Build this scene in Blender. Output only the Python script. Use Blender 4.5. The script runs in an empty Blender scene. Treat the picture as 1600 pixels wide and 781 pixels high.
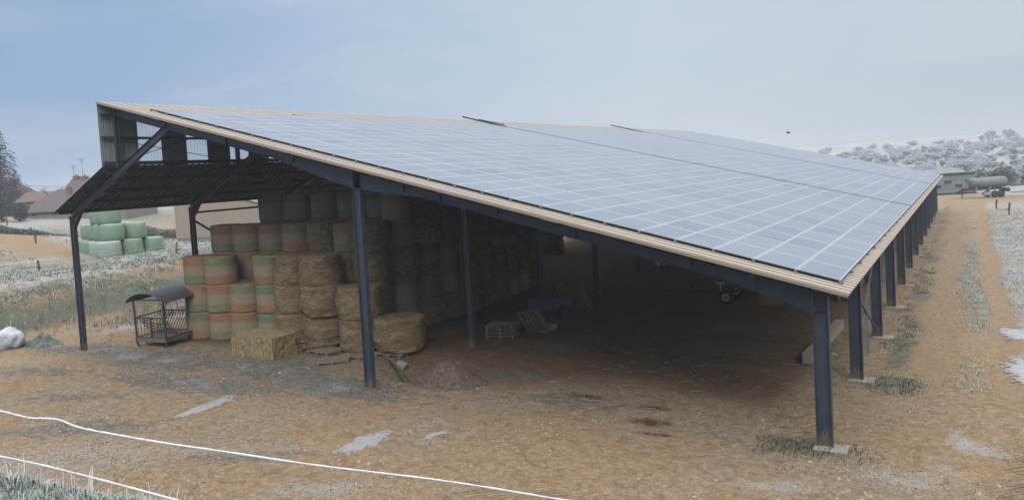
import bpy, math, random
import numpy as np
from mathutils import Vector, Matrix, noise as mnoise

random.seed(7)
RNG = np.random.default_rng(11)
sc = bpy.context.scene
COL = sc.collection
PI = math.pi

# ------------------------------------------------------------------ helpers
class MB:
    """collects shapes and links them as one mesh object"""
    def __init__(s): s.v = []; s.f = []; s.m = []
    def add(s, vs, fs, mi=0):
        o = len(s.v); s.v += [tuple(v) for v in vs]
        s.f += [tuple(i + o for i in f) for f in fs]; s.m += [mi] * len(fs)
        return s
    def box(s, c, size, rot=None, mi=0):
        a, b, d = size[0] / 2, size[1] / 2, size[2] / 2
        vs = [Vector((x, y, z)) for z in (-d, d) for y in (-b, b) for x in (-a, a)]
        if rot is not None: vs = [rot @ v for v in vs]
        vs = [v + Vector(c) for v in vs]
        return s.add(vs, [(0, 2, 3, 1), (4, 5, 7, 6), (0, 1, 5, 4), (2, 6, 7, 3), (0, 4, 6, 2), (1, 3, 7, 5)], mi)
    def bar(s, p0, p1, w, h, up=(0, 0, 1), mi=0):
        p0, p1 = Vector(p0), Vector(p1); d = (p1 - p0); L = d.length; d /= L
        up = Vector(up); sd = d.cross(up)
        if sd.length < 1e-4: sd = d.cross(Vector((0, 1, 0)))
        sd.normalize(); u = sd.cross(d)
        m = Matrix((d, sd, u)).transposed()
        return s.box((p0 + p1) / 2, (L, w, h), m, mi)
    def ibeam(s, p0, p1, depth, width, up, tf=.018, tw=.012, mi=0):
        """I section from p0 to p1; depth measured along up"""
        p0, p1 = Vector(p0), Vector(p1); u = Vector(up).normalized()
        d = (p1 - p0).normalized(); u = (u - d * u.dot(d)).normalized()
        for k in (-1, 1):
            o = u * (k * (depth - tf) / 2)
            s.bar(p0 + o, p1 + o, width, tf, u, mi)
        s.bar(p0, p1, tw, depth - 2 * tf - .002, u, mi)
        return s
    def tube(s, pts, r, n=8, mi=0, caps=True):
        pts = [Vector(p) for p in pts]; rs = r if isinstance(r, (list, tuple)) else [r] * len(pts)
        o = len(s.v); N = len(pts); ref = Vector((0, 0, 1))
        for i, p in enumerate(pts):
            t = (pts[min(i + 1, N - 1)] - pts[max(i - 1, 0)]).normalized()
            a = t.cross(ref)
            if a.length < .05: a = t.cross(Vector((1, 0, 0)))
            a.normalize(); b = t.cross(a)
            for k in range(n):
                an = 2 * PI * k / n
                s.v.append(tuple(p + a * (rs[i] * math.cos(an)) + b * (rs[i] * math.sin(an))))
        for i in range(N - 1):
            for k in range(n):
                k2 = (k + 1) % n
                s.f.append((o + i * n + k, o + i * n + k2, o + (i + 1) * n + k2, o + (i + 1) * n + k)); s.m.append(mi)
        if caps:
            s.f.append(tuple(o + k for k in range(n))[::-1]); s.m.append(mi)
            s.f.append(tuple(o + (N - 1) * n + k for k in range(n))); s.m.append(mi)
        return s
    def disc(s, c, axis, r, w, n=20, mi=0, r_in=None):
        """short cylinder (or lathe ring) centred at c, along axis"""
        ax = Vector(axis).normalized()
        return s.tube([Vector(c) - ax * w / 2, Vector(c) + ax * w / 2], r, n, mi)
    def ico(s, c, r, sub=1, squash=1.0, jitter=.0, mi=0):
        import bmesh
        bm = bmesh.new(); bmesh.ops.create_icosphere(bm, subdivisions=sub, radius=1)
        vs = []
        for v in bm.verts:
            k = r * (1 + random.uniform(-jitter, jitter)); vs.append((c[0] + v.co.x * k, c[1] + v.co.y * k, c[2] + v.co.z * k * squash))
        fs = [[v.index for v in f.verts] for f in bm.faces]; bm.free()
        return s.add(vs, fs, mi)
    def build(s, name, mats, parent=None, smooth=False, at=None):
        me = bpy.data.meshes.new(name)
        vs = s.v
        if at is not None: vs = [(a - at[0], b - at[1], c - at[2]) for a, b, c in vs]
        me.from_pydata(vs, [], s.f); 
        mats = mats if isinstance(mats, (list, tuple)) else [mats]
        for m in mats: me.materials.append(m)
        if len(mats) > 1: me.polygons.foreach_set('material_index', s.m)
        if smooth: me.polygons.foreach_set('use_smooth', [True] * len(me.polygons))
        me.update()
        o = bpy.data.objects.new(name, me); COL.objects.link(o)
        if at is not None: o.location = at
        if parent is not None: setpar(o, parent)
        return o

def setpar(o, parent):
    """child built in world coordinates keeps its place under an unrotated, unscaled parent"""
    o.parent = parent; o.matrix_parent_inverse = Matrix.Translation(-Vector(parent.location))
def tag(o, label=None, cat=None, group=None, kind=None):
    if label: o['label'] = label
    if cat: o['category'] = cat
    if group: o['group'] = group
    if kind: o['kind'] = kind
    return o
def empty(name, loc, label=None, cat=None, group=None):
    o = bpy.data.objects.new(name, None); COL.objects.link(o); o.location = loc; o.empty_display_size = .2
    return tag(o, label, cat, group)
def lone(o, loc=None, rz=0):
    if loc is not None: o.location = loc
    o.rotation_euler.z = rz; return o
def copy_tree(o, loc=None, rz=None, label=None, group=None):
    def rec(a, par):
        b = a.copy(); COL.objects.link(b)
        if par is not None: b.parent = par; b.matrix_parent_inverse = a.matrix_parent_inverse.copy()
        for ch in a.children: rec(ch, b)
        return b
    c = rec(o, None)
    if loc is not None: c.location = loc
    if rz is not None: c.rotation_euler.z = rz
    if label: c['label'] = label
    if group: c['group'] = group
    return c
def Rz(a): return Matrix.Rotation(a, 3, 'Z')
def Ry(a): return Matrix.Rotation(a, 3, 'Y')
def Rx(a): return Matrix.Rotation(a, 3, 'X')

# ------------------------------------------------------------------ materials
class NT:
    def __init__(s, name):
        s.m = bpy.data.materials.new(name); s.m.use_nodes = True; s.t = s.m.node_tree; s.n = s.t.nodes; s.n.clear()
        s.out = s.n.new('ShaderNodeOutputMaterial')
    def node(s, typ, **kw):
        n = s.n.new(typ)
        for k, v in kw.items():
            if k in n.inputs: n.inputs[k].default_value = v
            else: setattr(n, k, v)
        return n
    def link(s, a, b): s.t.links.new(a, b)
    def val(s, sock, v):
        if hasattr(v, 'is_linked'): s.link(v, sock)
        else: sock.default_value = v
    def coord(s, kind='Object'):
        if kind == 'World': return s.node('ShaderNodeNewGeometry').outputs['Position']
        return s.node('ShaderNodeTexCoord').outputs[kind]
    def map(s, vec, scale=(1, 1, 1), rot=(0, 0, 0)):
        n = s.node('ShaderNodeMapping'); n.inputs['Scale'].default_value = scale; n.inputs['Rotation'].default_value = rot
        s.link(vec, n.inputs['Vector']); return n.outputs[0]
    def noise(s, vec, scale, detail=4, rough=.55, dist=0):
        n = s.node('ShaderNodeTexNoise'); n.inputs['Scale'].default_value = scale; n.inputs['Detail'].default_value = detail
        n.inputs['Roughness'].default_value = rough; n.inputs['Distortion'].default_value = dist
        s.link(vec, n.inputs['Vector']); return n.outputs['Fac']
    def voro(s, vec, scale, out='Distance', feature='F1'):
        n = s.node('ShaderNodeTexVoronoi'); n.feature = feature; n.inputs['Scale'].default_value = scale; s.link(vec, n.inputs['Vector']); return n.outputs[out]
    def math(s, op, a, b=0.0, clamp=False):
        n = s.node('ShaderNodeMath'); n.operation = op; n.use_clamp = clamp; s.val(n.inputs[0], a); s.val(n.inputs[1], b); return n.outputs[0]
    def ramp(s, f, stops, interp='LINEAR'):
        n = s.node('ShaderNodeValToRGB'); n.color_ramp.interpolation = interp
        e = n.color_ramp.elements
        while len(e) < len(stops): e.new(.5)
        for el, (p, c) in zip(e, stops):
            el.position = p; el.color = (c[0], c[1], c[2], 1) if not isinstance(c, (int, float)) else (c, c, c, 1)
        s.link(f, n.inputs[0]); return n.outputs[0]
    def step(s, f, lo, hi):
        n = s.node('ShaderNodeMapRange'); n.interpolation_type = 'SMOOTHSTEP'
        s.val(n.inputs['Value'], f); s.val(n.inputs['From Min'], lo); s.val(n.inputs['From Max'], hi); return n.outputs[0]
    def mix(s, f, a, b, blend='MIX'):
        n = s.node('ShaderNodeMix'); n.data_type = 'RGBA'; n.blend_type = blend
        s.val(n.inputs[0], f)
        for sock, v in ((n.inputs[6], a), (n.inputs[7], b)):
            if hasattr(v, 'is_linked'): s.link(v, sock)
            else: sock.default_value = (*v, 1)
        return n.outputs[2]
    def bump(s, h, strength=.5, dist=.02, normal=None):
        n = s.node('ShaderNodeBump'); n.inputs['Strength'].default_value = strength; n.inputs['Distance'].default_value = dist
        s.link(h, n.inputs['Height'])
        if normal is not None: s.link(normal, n.inputs['Normal'])
        return n.outputs[0]
    def bsdf(s, color, rough=.7, spec=.3, metal=0, normal=None, **kw):
        n = s.node('ShaderNodeBsdfPrincipled')
        if hasattr(color, 'is_linked'): s.link(color, n.inputs['Base Color'])
        else: n.inputs['Base Color'].default_value = (*color, 1)
        s.val(n.inputs['Roughness'], rough); n.inputs['Specular IOR Level'].default_value = spec; n.inputs['Metallic'].default_value = metal
        if normal is not None: s.link(normal, n.inputs['Normal'])
        for k, v in kw.items(): n.inputs[k].default_value = v
        s.link(n.outputs[0], s.out.inputs['Surface']); return n

def simple(name, c1, c2=None, scale=6, rough=.7, spec=.3, metal=0, bump=0, bscale=40, coord='World', stretch=(1, 1, 1)):
    t = NT(name); v = t.map(t.coord(coord), stretch)
    f = t.noise(v, scale, 6, .62)
    c = t.ramp(f, [(.3, c1), (.7, c2 or [k * .75 for k in c1])])
    nrm = t.bump(t.noise(v, bscale, 4), bump, .01) if bump else None
    t.bsdf(c, rough, spec, metal, nrm); return t.m

M = {}
def mk_steel():
    t = NT('anthracite painted steel'); w = t.coord('World'); sx = t.node('ShaderNodeSeparateXYZ'); t.link(w, sx.inputs[0])
    c = t.ramp(t.noise(w, 3, 5), [(.3, (.058, .076, .102)), (.7, (.042, .055, .075))])
    scuff = t.step(t.noise(t.map(w, (6, 6, 1.2)), 2.5, 6, .7), .60, .75); c = t.mix(t.math('MULTIPLY', scuff, .35), c, (.17, .18, .19))
    mudf = t.step(t.math('ADD', sx.outputs[2], t.math('MULTIPLY', t.noise(w, 5, 5, .65), -.9)), .05, -.38); c = t.mix(t.math('MULTIPLY', mudf, .75), c, (.22, .155, .10))
    t.bsdf(c, .5, .4, 0, t.bump(t.noise(w, 30, 4), .05, .01)); return t.m
M['steel'] = mk_steel()
M['bolt'] = simple('galvanised bolts', (.35, .37, .4), (.25, .27, .3), 20, .45, .5, .6)
M['concrete'] = simple('concrete', (.42, .40, .36), (.28, .26, .22), 4, .9, .2, 0, .4, 60)
M['conduit'] = simple('black conduit', (.02, .02, .022), (.03, .03, .03), 5, .55)
M['beam'] = simple('pale weathered timber', (.44, .40, .34), (.28, .25, .21), 4, .85, .2, 0, .4, 30)
M['gap_shade'] = simple('brown sheet and shade in panel gap', (.21, .125, .085), (.14, .085, .06), 5, .7)

def mk_sheet(name, a, b, dirt):
    t = NT(name); w = t.coord('World')
    streak = t.noise(t.map(w, (.35, 3.0, 1)), 2.2, 5, .6)
    fine = t.noise(w, 25, 4)
    c = t.ramp(streak, [(.25, a), (.75, b)])
    c = t.mix(t.step(t.noise(t.map(w, (.25, 2.2, 1)), 1.1, 6, .65), .5, .78), c, dirt)
    c = t.mix(t.math('MULTIPLY', fine, .14), c, (.65, .65, .65))
    t.bsdf(c, .6, .35); return t.m
M['roof'] = mk_sheet('beige roof sheet with frost', (.36, .28, .21), (.29, .225, .165), (.24, .19, .145))
M['rib'] = mk_sheet('frosted roof rib tops paled for rib shading', (.60, .55, .48), (.52, .46, .38), (.42, .36, .29))  # paler than the pans: rib light and shade put into colour, with frost
M['clad'] = mk_sheet('grey green wall sheet', (.30, .34, .33), (.24, .275, .27), (.18, .2, .19))
M['tan_clad'] = mk_sheet('tan wall cladding', (.46, .37, .28), (.42, .34, .26), (.38, .31, .24))

def mk_panel():
    t = NT('frosted solar glass'); w = t.coord('World'); ob = t.coord('Object')
    info = t.node('ShaderNodeObjectInfo').outputs['Random']; isl = t.node('ShaderNodeNewGeometry').outputs['Random Per Island']
    rnd = t.math('FRACT', t.math('ADD', info, isl))
    frost = t.noise(t.map(w, (1.2, 1.2, 1.2)), .35, 4, .6)
    fine = t.noise(t.map(w, (3, 40, 3)), 3, 3, .6)
    c = t.ramp(t.math('ADD', t.math('MULTIPLY', frost, .7), t.math('MULTIPLY', fine, .3)), [(.3, (.155, .188, .25)), (.7, (.23, .264, .322))])
    c = t.mix(t.math('MULTIPLY', rnd, .40), c, (.27, .285, .34))
    # cell grid, very faint
    sx = t.node('ShaderNodeSeparateXYZ'); t.link(ob, sx.inputs[0])
    t.bsdf(c, t.ramp(fine, [(.3, .34), (.7, .5)]), .4, 0, t.bump(t.noise(w, 90, 3), .08, .004)); return t.m
M['glass'] = mk_panel()
M['frame'] = simple('frosted aluminium frame', (.58, .63, .69), (.48, .54, .61), 3, .55, .4)
M['frame_side'] = simple('dark panel underside', (.06, .06, .065), (.04, .04, .045), 3, .6)

def mk_clear():
    t = NT('clear corrugated sheet')
    tr = t.node('ShaderNodeBsdfTransparent'); tr.inputs[0].default_value = (.95, .96, .97, 1)
    gl = t.node('ShaderNodeBsdfPrincipled'); gl.inputs['Base Color'].default_value = (.7, .74, .78, 1); gl.inputs['Roughness'].default_value = .3
    mx = t.node('ShaderNodeMixShader'); mx.inputs[0].default_value = .12
    t.link(tr.outputs[0], mx.inputs[1]); t.link(gl.outputs[0], mx.inputs[2]); t.link(mx.outputs[0], t.out.inputs[0]); return t.m
M['clear'] = mk_clear()

ORA, TAN, GRN, TEAL = (.53, .235, .145), (.52, .43, .31), (.255, .345, .22), (.16, .35, .25)
def mk_bale(name, bands=None):
    t = NT(name); ob = t.coord('Object'); w = t.coord('World')
    sx = t.node('ShaderNodeSeparateXYZ'); t.link(ob, sx.inputs[0])
    fib = t.math('ADD', t.math('MULTIPLY', t.noise(t.map(w, (2.4, 2.4, 12)), 1.6, 6, .72, .8), .6), t.math('MULTIPLY', t.noise(t.map(w, (9, 9, 26)), 2.6, 5, .7, .6), .4))
    fib2 = t.noise(t.map(w, (30, 30, 90)), 1.4, 4, .6)
    blot = t.noise(w, 1.6, 4)
    hay = t.ramp(fib, [(.35, (.062, .042, .024)), (.5, (.28, .20, .11)), (.65, (.57, .445, .27))])
    hay = t.mix(t.step(blot, .5, .75), hay, (.25, .19, .09), 'MIX')
    if bands:
        h = t.math('ADD', t.math('DIVIDE', sx.outputs[2], 1.27), t.math('MULTIPLY', t.math('SUBTRACT', t.noise(t.map(w, (3, 3, 12)), 2.5, 4), .5), .06))
        a, b, c = bands
        net = t.ramp(h, [(0, a), (.29, a), (.33, b), (.64, b), (.70, c), (1, c)])
        net = t.mix(.46, net, hay)
        net = t.mix(t.math('MULTIPLY', t.step(fib2, .5, .8), .35), net, (.6, .56, .48))
        geo = t.node('ShaderNodeNewGeometry'); sn = t.node('ShaderNodeSeparateXYZ'); t.link(t.coord('Normal'), sn.inputs[0])
        hay = t.mix(t.step(sn.outputs[2], .5, .8), net, hay)
    nrm = t.bump(fib2, .6, .02, t.bump(fib, .9, .05))
    t.bsdf(hay, .92, .12, 0, nrm); return t.m
M['hay'] = mk_bale('loose hay')
M['b_otg'] = mk_bale('net bands orange over green', (GRN, TAN, ORA))
M['b_gto'] = mk_bale('net bands green over orange', (ORA, TAN, GRN))
M['b_tto'] = mk_bale('net bands teal over orange', (ORA, TAN, TEAL))
M['b_grey'] = mk_bale('net bands grey green', (TAN, TAN, GRN))

def mk_square():
    t = NT('square bale straw'); w = t.coord('Object')
    f = t.math('ADD', t.math('MULTIPLY', t.noise(t.map(w, (8, 8, 2.6)), 1.9, 6, .72, .8), .6), t.math('MULTIPLY', t.noise(t.map(w, (26, 20, 6)), 2.2, 4), .4)); g = t.noise(t.map(w, (60, 20, 9)), 2, 4)
    c = t.ramp(f, [(.36, (.12, .08, .035)), (.5, (.40, .30, .15)), (.62, (.68, .56, .36))])
    t.bsdf(c, .9, .1, 0, t.bump(g, .7, .03, t.bump(f, .9, .05))); return t.m
M['square'] = mk_square()
M['wood'] = simple('weathered pallet wood', (.33, .27, .20), (.20, .16, .12), 5, .85, .2, 0, .3, 60, 'World', (1, 1, 1))
M['grey_wood'] = simple('grey pallet wood', (.30, .29, .27), (.2, .19, .18), 5, .85, .2)
M['dark_wood'] = simple('mossy plank', (.17, .16, .08), (.10, .09, .05), 6, .85, .2)
M['wrap'] = None
def mk_wrap(name, c1, c2, rough=.4):
    t = NT(name); ob = t.coord('Object'); w = t.coord('World')
    f = t.noise(t.map(w, (3, 3, 14)), 1.6, 4, .6); fr = t.noise(w, 2.3, 5)
    c = t.ramp(f, [(.3, c1), (.7, c2)])
    c = t.mix(t.math('MULTIPLY', t.step(fr, .45, .8), .45), c, [min(1, k + .2) for k in c2])
    t.bsdf(c, rough, .4, 0, t.bump(t.noise(t.map(w, (4, 4, 18)), 2.2, 4), .9, .06)); return t.m
M['wrap'] = mk_wrap('pale green film', (.235, .37, .235), (.30, .43, .30))
M['wrap_pale'] = mk_wrap('bleached green film', (.36, .47, .38), (.44, .53, .45))
M['wrap_black'] = mk_wrap('black film', (.018, .02, .025), (.05, .055, .065), .3)
M['bag'] = mk_wrap('white woven bag', (.54, .57, .62), (.66, .69, .73), .6)
M['tarp'] = mk_wrap('green grey tarp', (.075, .10, .07), (.20, .245, .19), .75)
M['feeder'] = simple('dark galvanised feeder steel', (.085, .085, .09), (.05, .05, .052), 6, .55, .4, .2)
M['feeder_roof'] = simple('grey feeder roof', (.115, .12, .13), (.08, .085, .09), 4, .5, .4)
M['feeder_sill'] = simple('weathered sill boards', (.24, .22, .18), (.14, .13, .10), 5, .8)
M['red'] = simple('red chassis paint', (.35, .04, .03), (.2, .03, .025), 5, .5)
M['trailer'] = simple('blue grey trailer panel', (.13, .17, .22), (.09, .12, .16), 4, .6)
M['black'] = simple('black rubber', (.022, .022, .024), (.035, .034, .033), 8, .8)
M['dark_metal'] = simple('dark metal', (.04, .04, .042), (.025, .025, .026), 6, .55)
M['rim'] = simple('steel wheel rim', (.5, .5, .52), (.36, .36, .38), 10, .4, .5, .4)
M['white'] = simple('white plastic', (.7, .7, .7), (.6, .6, .6), 4, .5)
M['clay'] = simple('orange soil', (.40, .21, .095), (.26, .13, .06), 3, .95, .1, 0, .8, 12)
M['dung'] = simple('brown straw dung', (.21, .165, .13), (.075, .055, .042), 9, .95, .1, 0, .9, 30)
M['tank'] = simple('pale grey green tank', (.235, .27, .265), (.16, .17, .155), 1.2, .6, .3)
M['tile'] = simple('old roof tiles', (.155, .125, .13), (.12, .10, .105), 2, .85, .2, 0, .5, 12)
M['tile_red'] = simple('orange roof tiles', (.19, .125, .115), (.15, .10, .092), 2, .85)
M['plaster'] = simple('house plaster', (.34, .30, .26), (.28, .25, .22), 1, .9)
M['brick'] = simple('chimney brick', (.30, .15, .11), (.2, .11, .09), 3, .9)
M['dark_gl'] = simple('dark window', (.04, .05, .06), (.05, .06, .07), 1, .2, .6)
M['block'] = simple('concrete block wall', (.30, .31, .33), (.25, .26, .28), 2, .9)
M['post'] = simple('weathered fence post', (.19, .16, .13), (.11, .09, .075), 8, .9)
M['wire'] = simple('frosted fence wire', (.62, .68, .66), (.52, .58, .56), 3, .7)
M['bark'] = simple('frosted bark', (.20, .19, .19), (.12, .11, .11), 5, .9)
M['bird'] = simple('dark feathers', (.04, .04, .045), (.03, .03, .03), 6, .8)
M['pale_wall'] = simple('whitewashed slats', (.40, .42, .44), (.32, .34, .36), 1.5, .8)
M['grey_roof'] = simple('grey green roof', (.24, .27, .28), (.2, .23, .24), 1, .7)
def mk_rope():
    t = NT('frosted rope'); w = t.coord('World')
    f = t.noise(w, 60, 4); t.bsdf(t.ramp(f, [(.3, (.70, .73, .78)), (.6, (.88, .9, .93))]), .85, .2, 0, t.bump(t.noise(w, 110, 3), 1, .01)); return t.m
M['rope'] = mk_rope()
def mk_leaf(name, cols, scale=.6, trans=0):
    t = NT(name); isl = t.node('ShaderNodeNewGeometry').outputs['Random Per Island']
    inf = t.node('ShaderNodeObjectInfo').outputs['Random']
    f = t.math('ADD', t.math('MULTIPLY', isl, .75), t.math('MULTIPLY', inf, .25))
    n = len(cols); c = t.ramp(f, [(i / (n - 1), k) for i, k in enumerate(cols)])
    b = t.bsdf(c, .85, .15)
    if trans:
        tl_ = t.node('ShaderNodeBsdfTranslucent'); t.link(c, tl_.inputs[0]); mx = t.node('ShaderNodeMixShader'); mx.inputs[0].default_value = trans
        t.link(b.outputs[0], mx.inputs[1]); t.link(tl_.outputs[0], mx.inputs[2]); t.link(mx.outputs[0], t.out.inputs['Surface'])
    return t.m
M['leaf_frost'] = mk_leaf('frosted twigs with fog tint', [(.54, .58, .62), (.60, .64, .68), (.66, .70, .74), (.72, .76, .80)], .6, .5)  # frost, with the pale blue of distant fog also put into the colour
M['leaf_hedge'] = mk_leaf('frosted hedge twigs', [(.10, .10, .09), (.17, .17, .15), (.26, .26, .25), (.40, .41, .42)])
M['leaf_dark'] = mk_leaf('dark evergreen', [(.020, .032, .026), (.035, .055, .045), (.055, .08, .068), (.10, .13, .12)])
M['leaf_conifer'] = mk_leaf('conifer needles', [(.022, .034, .034), (.04, .055, .055), (.07, .09, .09), (.13, .16, .165)])
M['grass'] = mk_leaf('frosted grass', [(.10, .14, .085), (.19, .25, .18), (.34, .385, .33), (.54, .57, .55), (.70, .72, .72)])
M['dry_grass'] = mk_leaf('dry frosted weeds', [(.15, .14, .10), (.25, .235, .185), (.38, .375, .33), (.60, .61, .60)])
M['green_weed'] = mk_leaf('dark weeds', [(.05, .065, .04), (.10, .12, .08), (.19, .215, .16), (.46, .48, .46)])
M['weed'] = mk_leaf('white frosted stems', [(.55, .56, .58), (.68, .7, .73), (.82, .84, .87)])
M['straw'] = mk_leaf('scattered straw and twigs', [(.12, .085, .05), (.25, .19, .12), (.40, .32, .22), (.52, .46, .36)])
M['stone'] = mk_leaf('gravel stones', [(.20, .14, .085), (.33, .25, .16), (.46, .39, .30), (.60, .57, .53)])

# ------------------------------------------------------------------ terrain
def S(t): t = np.clip(t, 0, 1); return t * t * (3 - 2 * t)
def vnoise(x, y, seed=0):
    xi = np.floor(x).astype(np.int64); yi = np.floor(y).astype(np.int64); fx = x - xi; fy = y - yi
    def h(i, j):
        n = (i * 374761393 + j * 668265263 + seed * 1442695041) & 0x7fffffff
        n = ((n ^ (n >> 13)) * 1274126177) & 0x7fffffff
        return ((n ^ (n >> 16)) & 0xffff) / 65535.0
    u = fx * fx * (3 - 2 * fx); v = fy * fy * (3 - 2 * fy)
    return (h(xi, yi) * (1 - u) + h(xi + 1, yi) * u) * (1 - v) + (h(xi, yi + 1) * (1 - u) + h(xi + 1, yi + 1) * u) * v
def fbm(x, y, sc_, o=4, seed=0):
    r = 0; a = .5; f = 1 / sc_
    for k in range(o): r = r + a * vnoise(x * f + 17.3 * k, y * f - 9.1 * k, seed + k); a *= .5; f *= 2.03
    return r / (1 - .5 ** o)
EX, EY = .865, .503
def bank_near(x, y):
    dx, dy = x + 4.88, y + 15.23
    s = dx * EX + dy * EY; n = dx * EY - dy * EX
    top = np.clip(4.38 - .25 * np.clip(s, -3, 99), 2.6, 9) + .02 * np.clip(n, 0, 9)
    d = np.sqrt(n * n + .05); neg = (d - n) / 2          # softened max(0,-n)
    return top - .64 * neg
def zmask(x, y):
    wob = (fbm(x, y, 5, 3, 5) - .5) * 2.0
    fade = S((y - 21) / 13) * (1 - S((-x - 80) / 30))
    b = S((-36.3 + wob * .6 - x) / 6.2) * (1 - fade)
    return b, fade
def height(x, y):
    x = np.asarray(x, float); y = np.asarray(y, float)
    b, fade = zmask(x, y)
    z = 2.3 * b + np.clip((-x - 46) * .026, 0, 2.0) * (1 - fade)
    z = z + b * (fbm(x, y, 3, 4, 3) - .5) * .5
    z = z + (fbm(x, y, .9, 3, 21) - .5) * .085 + (fbm(x, y, 4, 3, 22) - .5) * .06
    # field beyond the far end falls into a valley, then a low hill
    far = S((y - 105) / 120) * (1 - S((-x - 30) / 60))
    z = z - 1.2 * far * (1 - S((y - 200) / 80)) + (S((y - 130) / 320) * 5.0 + S((y - 360) / 300) * 9.0) * (1 - S((-x - 60) / 120))
    # wheel ruts of the track
    wv = (fbm(x * 0, y, 9, 2, 31) - .5) * .5
    for rc, rw, rd in ((1.85, .55, .07), (3.75, .4, .07)):
        z = z - rd * np.exp(-((x - rc - wv) / rw) ** 2) * S((y - 1) / 5) * (1 - S((y - 80) / 10))
    z = z + .12 * S((x - 4.5) / 1.2) * S((y - 14) / 5) * (1 - S((y - 80) / 10))
    nb = bank_near(x, y)
    k = .25; hh = np.clip(.5 + .5 * (nb - z) / k, 0, 1)
    z = np.where(nb > z - k, z * (1 - hh) + nb * hh + k * hh * (1 - hh), z)
    return z
def H(x, y): return float(height(np.array([x]), np.array([y]))[0])

def axis(dense, lo, hi, step, grow=1.18):
    a = list(np.arange(dense[0], dense[1] + 1e-6, step))
    st = step; v = dense[1]
    while v < hi: st = min(st * grow, 25); v += st; a.append(v)
    st = step; v = dense[0]; pre = []
    while v > lo: st = min(st * grow, 25); v -= st; pre.append(v)
    return np.array(pre[::-1] + a)
def build_ground():
    xs = axis((-47, 8), -640, 420, .17); ys = axis((-12, 26), -60, 700, .17, 1.06)
    X, Y = np.meshgrid(xs, ys); Z = height(X, Y)
    nx, ny = len(xs), len(ys)
    V = np.stack([X, Y, Z], -1).reshape(-1, 3)
    i = np.arange(ny - 1)[:, None] * nx + np.arange(nx - 1)[None]
    Fq = np.stack([i, i + 1, i + nx + 1, i + nx], -1).reshape(-1, 4)
    me = bpy.data.meshes.new('ground'); me.vertices.add(len(V)); me.vertices.foreach_set('co', V.ravel())
    me.loops.add(Fq.size); me.loops.foreach_set('vertex_index', Fq.ravel().astype(np.int32))
    me.polygons.add(len(Fq)); me.polygons.foreach_set('loop_start', np.arange(0, Fq.size, 4, dtype=np.int32))
    me.polygons.foreach_set('use_smooth', np.ones(len(Fq), bool)); me.update(calc_edges=True); me.validate()
    # ---- what covers the ground where: frost, grass, darker earth, clay
    b, fade = zmask(X, Y)
    n1 = fbm(X, Y, 3.2, 5, 41); n2 = fbm(X, Y, 9, 4, 42); n3 = fbm(X, Y, 1.1, 4, 43)
    frost = np.full(X.shape, .16); green = np.zeros(X.shape); dark = np.zeros(X.shape); clay = np.zeros(X.shape); wet = np.zeros(X.shape)
    def blob(cx, cy, rx, ry, a=0):
        c, s_ = math.cos(a), math.sin(a); u = ((X - cx) * c + (Y - cy) * s_) / rx; v = (-(X - cx) * s_ + (Y - cy) * c) / ry
        return np.exp(-(u * u + v * v))
    # trampled frosty mud in front of the bales
    fr = np.maximum.reduce([blob(-26, .2, 5, 1.5), blob(-19.5, .6, 4.2, 1.7, -.2), blob(-15, -.3, 3.2, 1.3), blob(-31, .2, 4, .9, .2), blob(-21, -1.8, 5, 1, .1)])
    frost = np.maximum(frost, .46 * fr * (.6 + 1.2 * (n3 - .3))); green = np.maximum(green, .30 * fr); mud = .95 * fr
    for cx, cy, rx, ry, a in ((-20, -6.4, 3.5, 1.0, .5), (-13.5, -6.2, 3, .6, .5), (-29, -3, 4, .8, .3), (-24, -4.6, 3, .7, .4), (-7.5, 1.0, 2.2, .8, -.1), (-10.5, 3.0, 2, 1, 0), (-36, -4, 3, 1.4, .2)):
        mud = np.maximum(mud, .62 * blob(cx, cy, rx, ry, a))
    # lower left streaks
    frost = np.maximum(frost, .40 * blob(-18, -8, 6, 2.2, .5)); frost = np.maximum(frost, .36 * blob(-14, -5.8, 7, .8, .45)); frost = np.maximum(frost, .38 * blob(-33, -2.6, 5, 1.2, .3)); frost = np.maximum(frost, .45 * blob(-9.6, -6.6, 2.2, .8, .5))
    frost = np.maximum(frost, .62 * blob(-34.6, 6.0, 1.3, 4.5, .05)); frost = np.maximum(frost, .42 * blob(-34.5, .2, 2.2, .9, .3))
    # upper field and bank
    top = S((b - .80) / .2); onb = np.clip(b * 4, 0, 1) * (1 - top) * (1 - S((Y - 40) / 10))
    lowb = 1 - S((b - .35) / .4); crest = S((b - .72) / .2); green = np.maximum(green, onb * (.36 + .52 * lowb + .35 * crest + 1.0 * (n1 - .45))); frost = np.maximum(frost, onb * (.10 + .40 * crest + .6 * (n3 - .35)))
    dark = np.maximum(dark, onb * (.45 + .45 * lowb + .8 * (n3 - .5)))
    clay = np.maximum(clay, onb * np.clip((n2 - .46) * 3 + .3 * (1 - lowb), 0, .75) * (1 - S((Y - 45) / 10)))
    frost = np.where(top > .3, np.maximum(frost, top * (.50 + .5 * (n1 - .5))), frost); green = np.maximum(green, top * .45)
    road = np.exp(-((X + 82 + (Y - 24) * .35) / 9) ** 2) * (1 - fade) * (1 - S((Y - 45) / 10)); road2 = np.exp(-((Y - 14 + (X + 60) * .30) / 2.6) ** 2) * S((-X - 51) / 6) * (1 - S((-X - 78) / 8))
    rd = np.maximum(road, road2 * .9)
    frost = frost * (1 - .8 * np.clip(rd, 0, 1)); green = green * (1 - np.clip(rd, 0, 1)); clay = np.maximum(clay, np.clip(rd * 1.2, 0, 1))
    # everything beyond
    out = np.clip(S((-X - 90) / 10) + S((Y - 92) / 14) + S((X - 12) / 6), 0, 1)
    out = np.maximum(out, S((Y - 40) / 14) * S((-X - 36) / 6))
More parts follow.
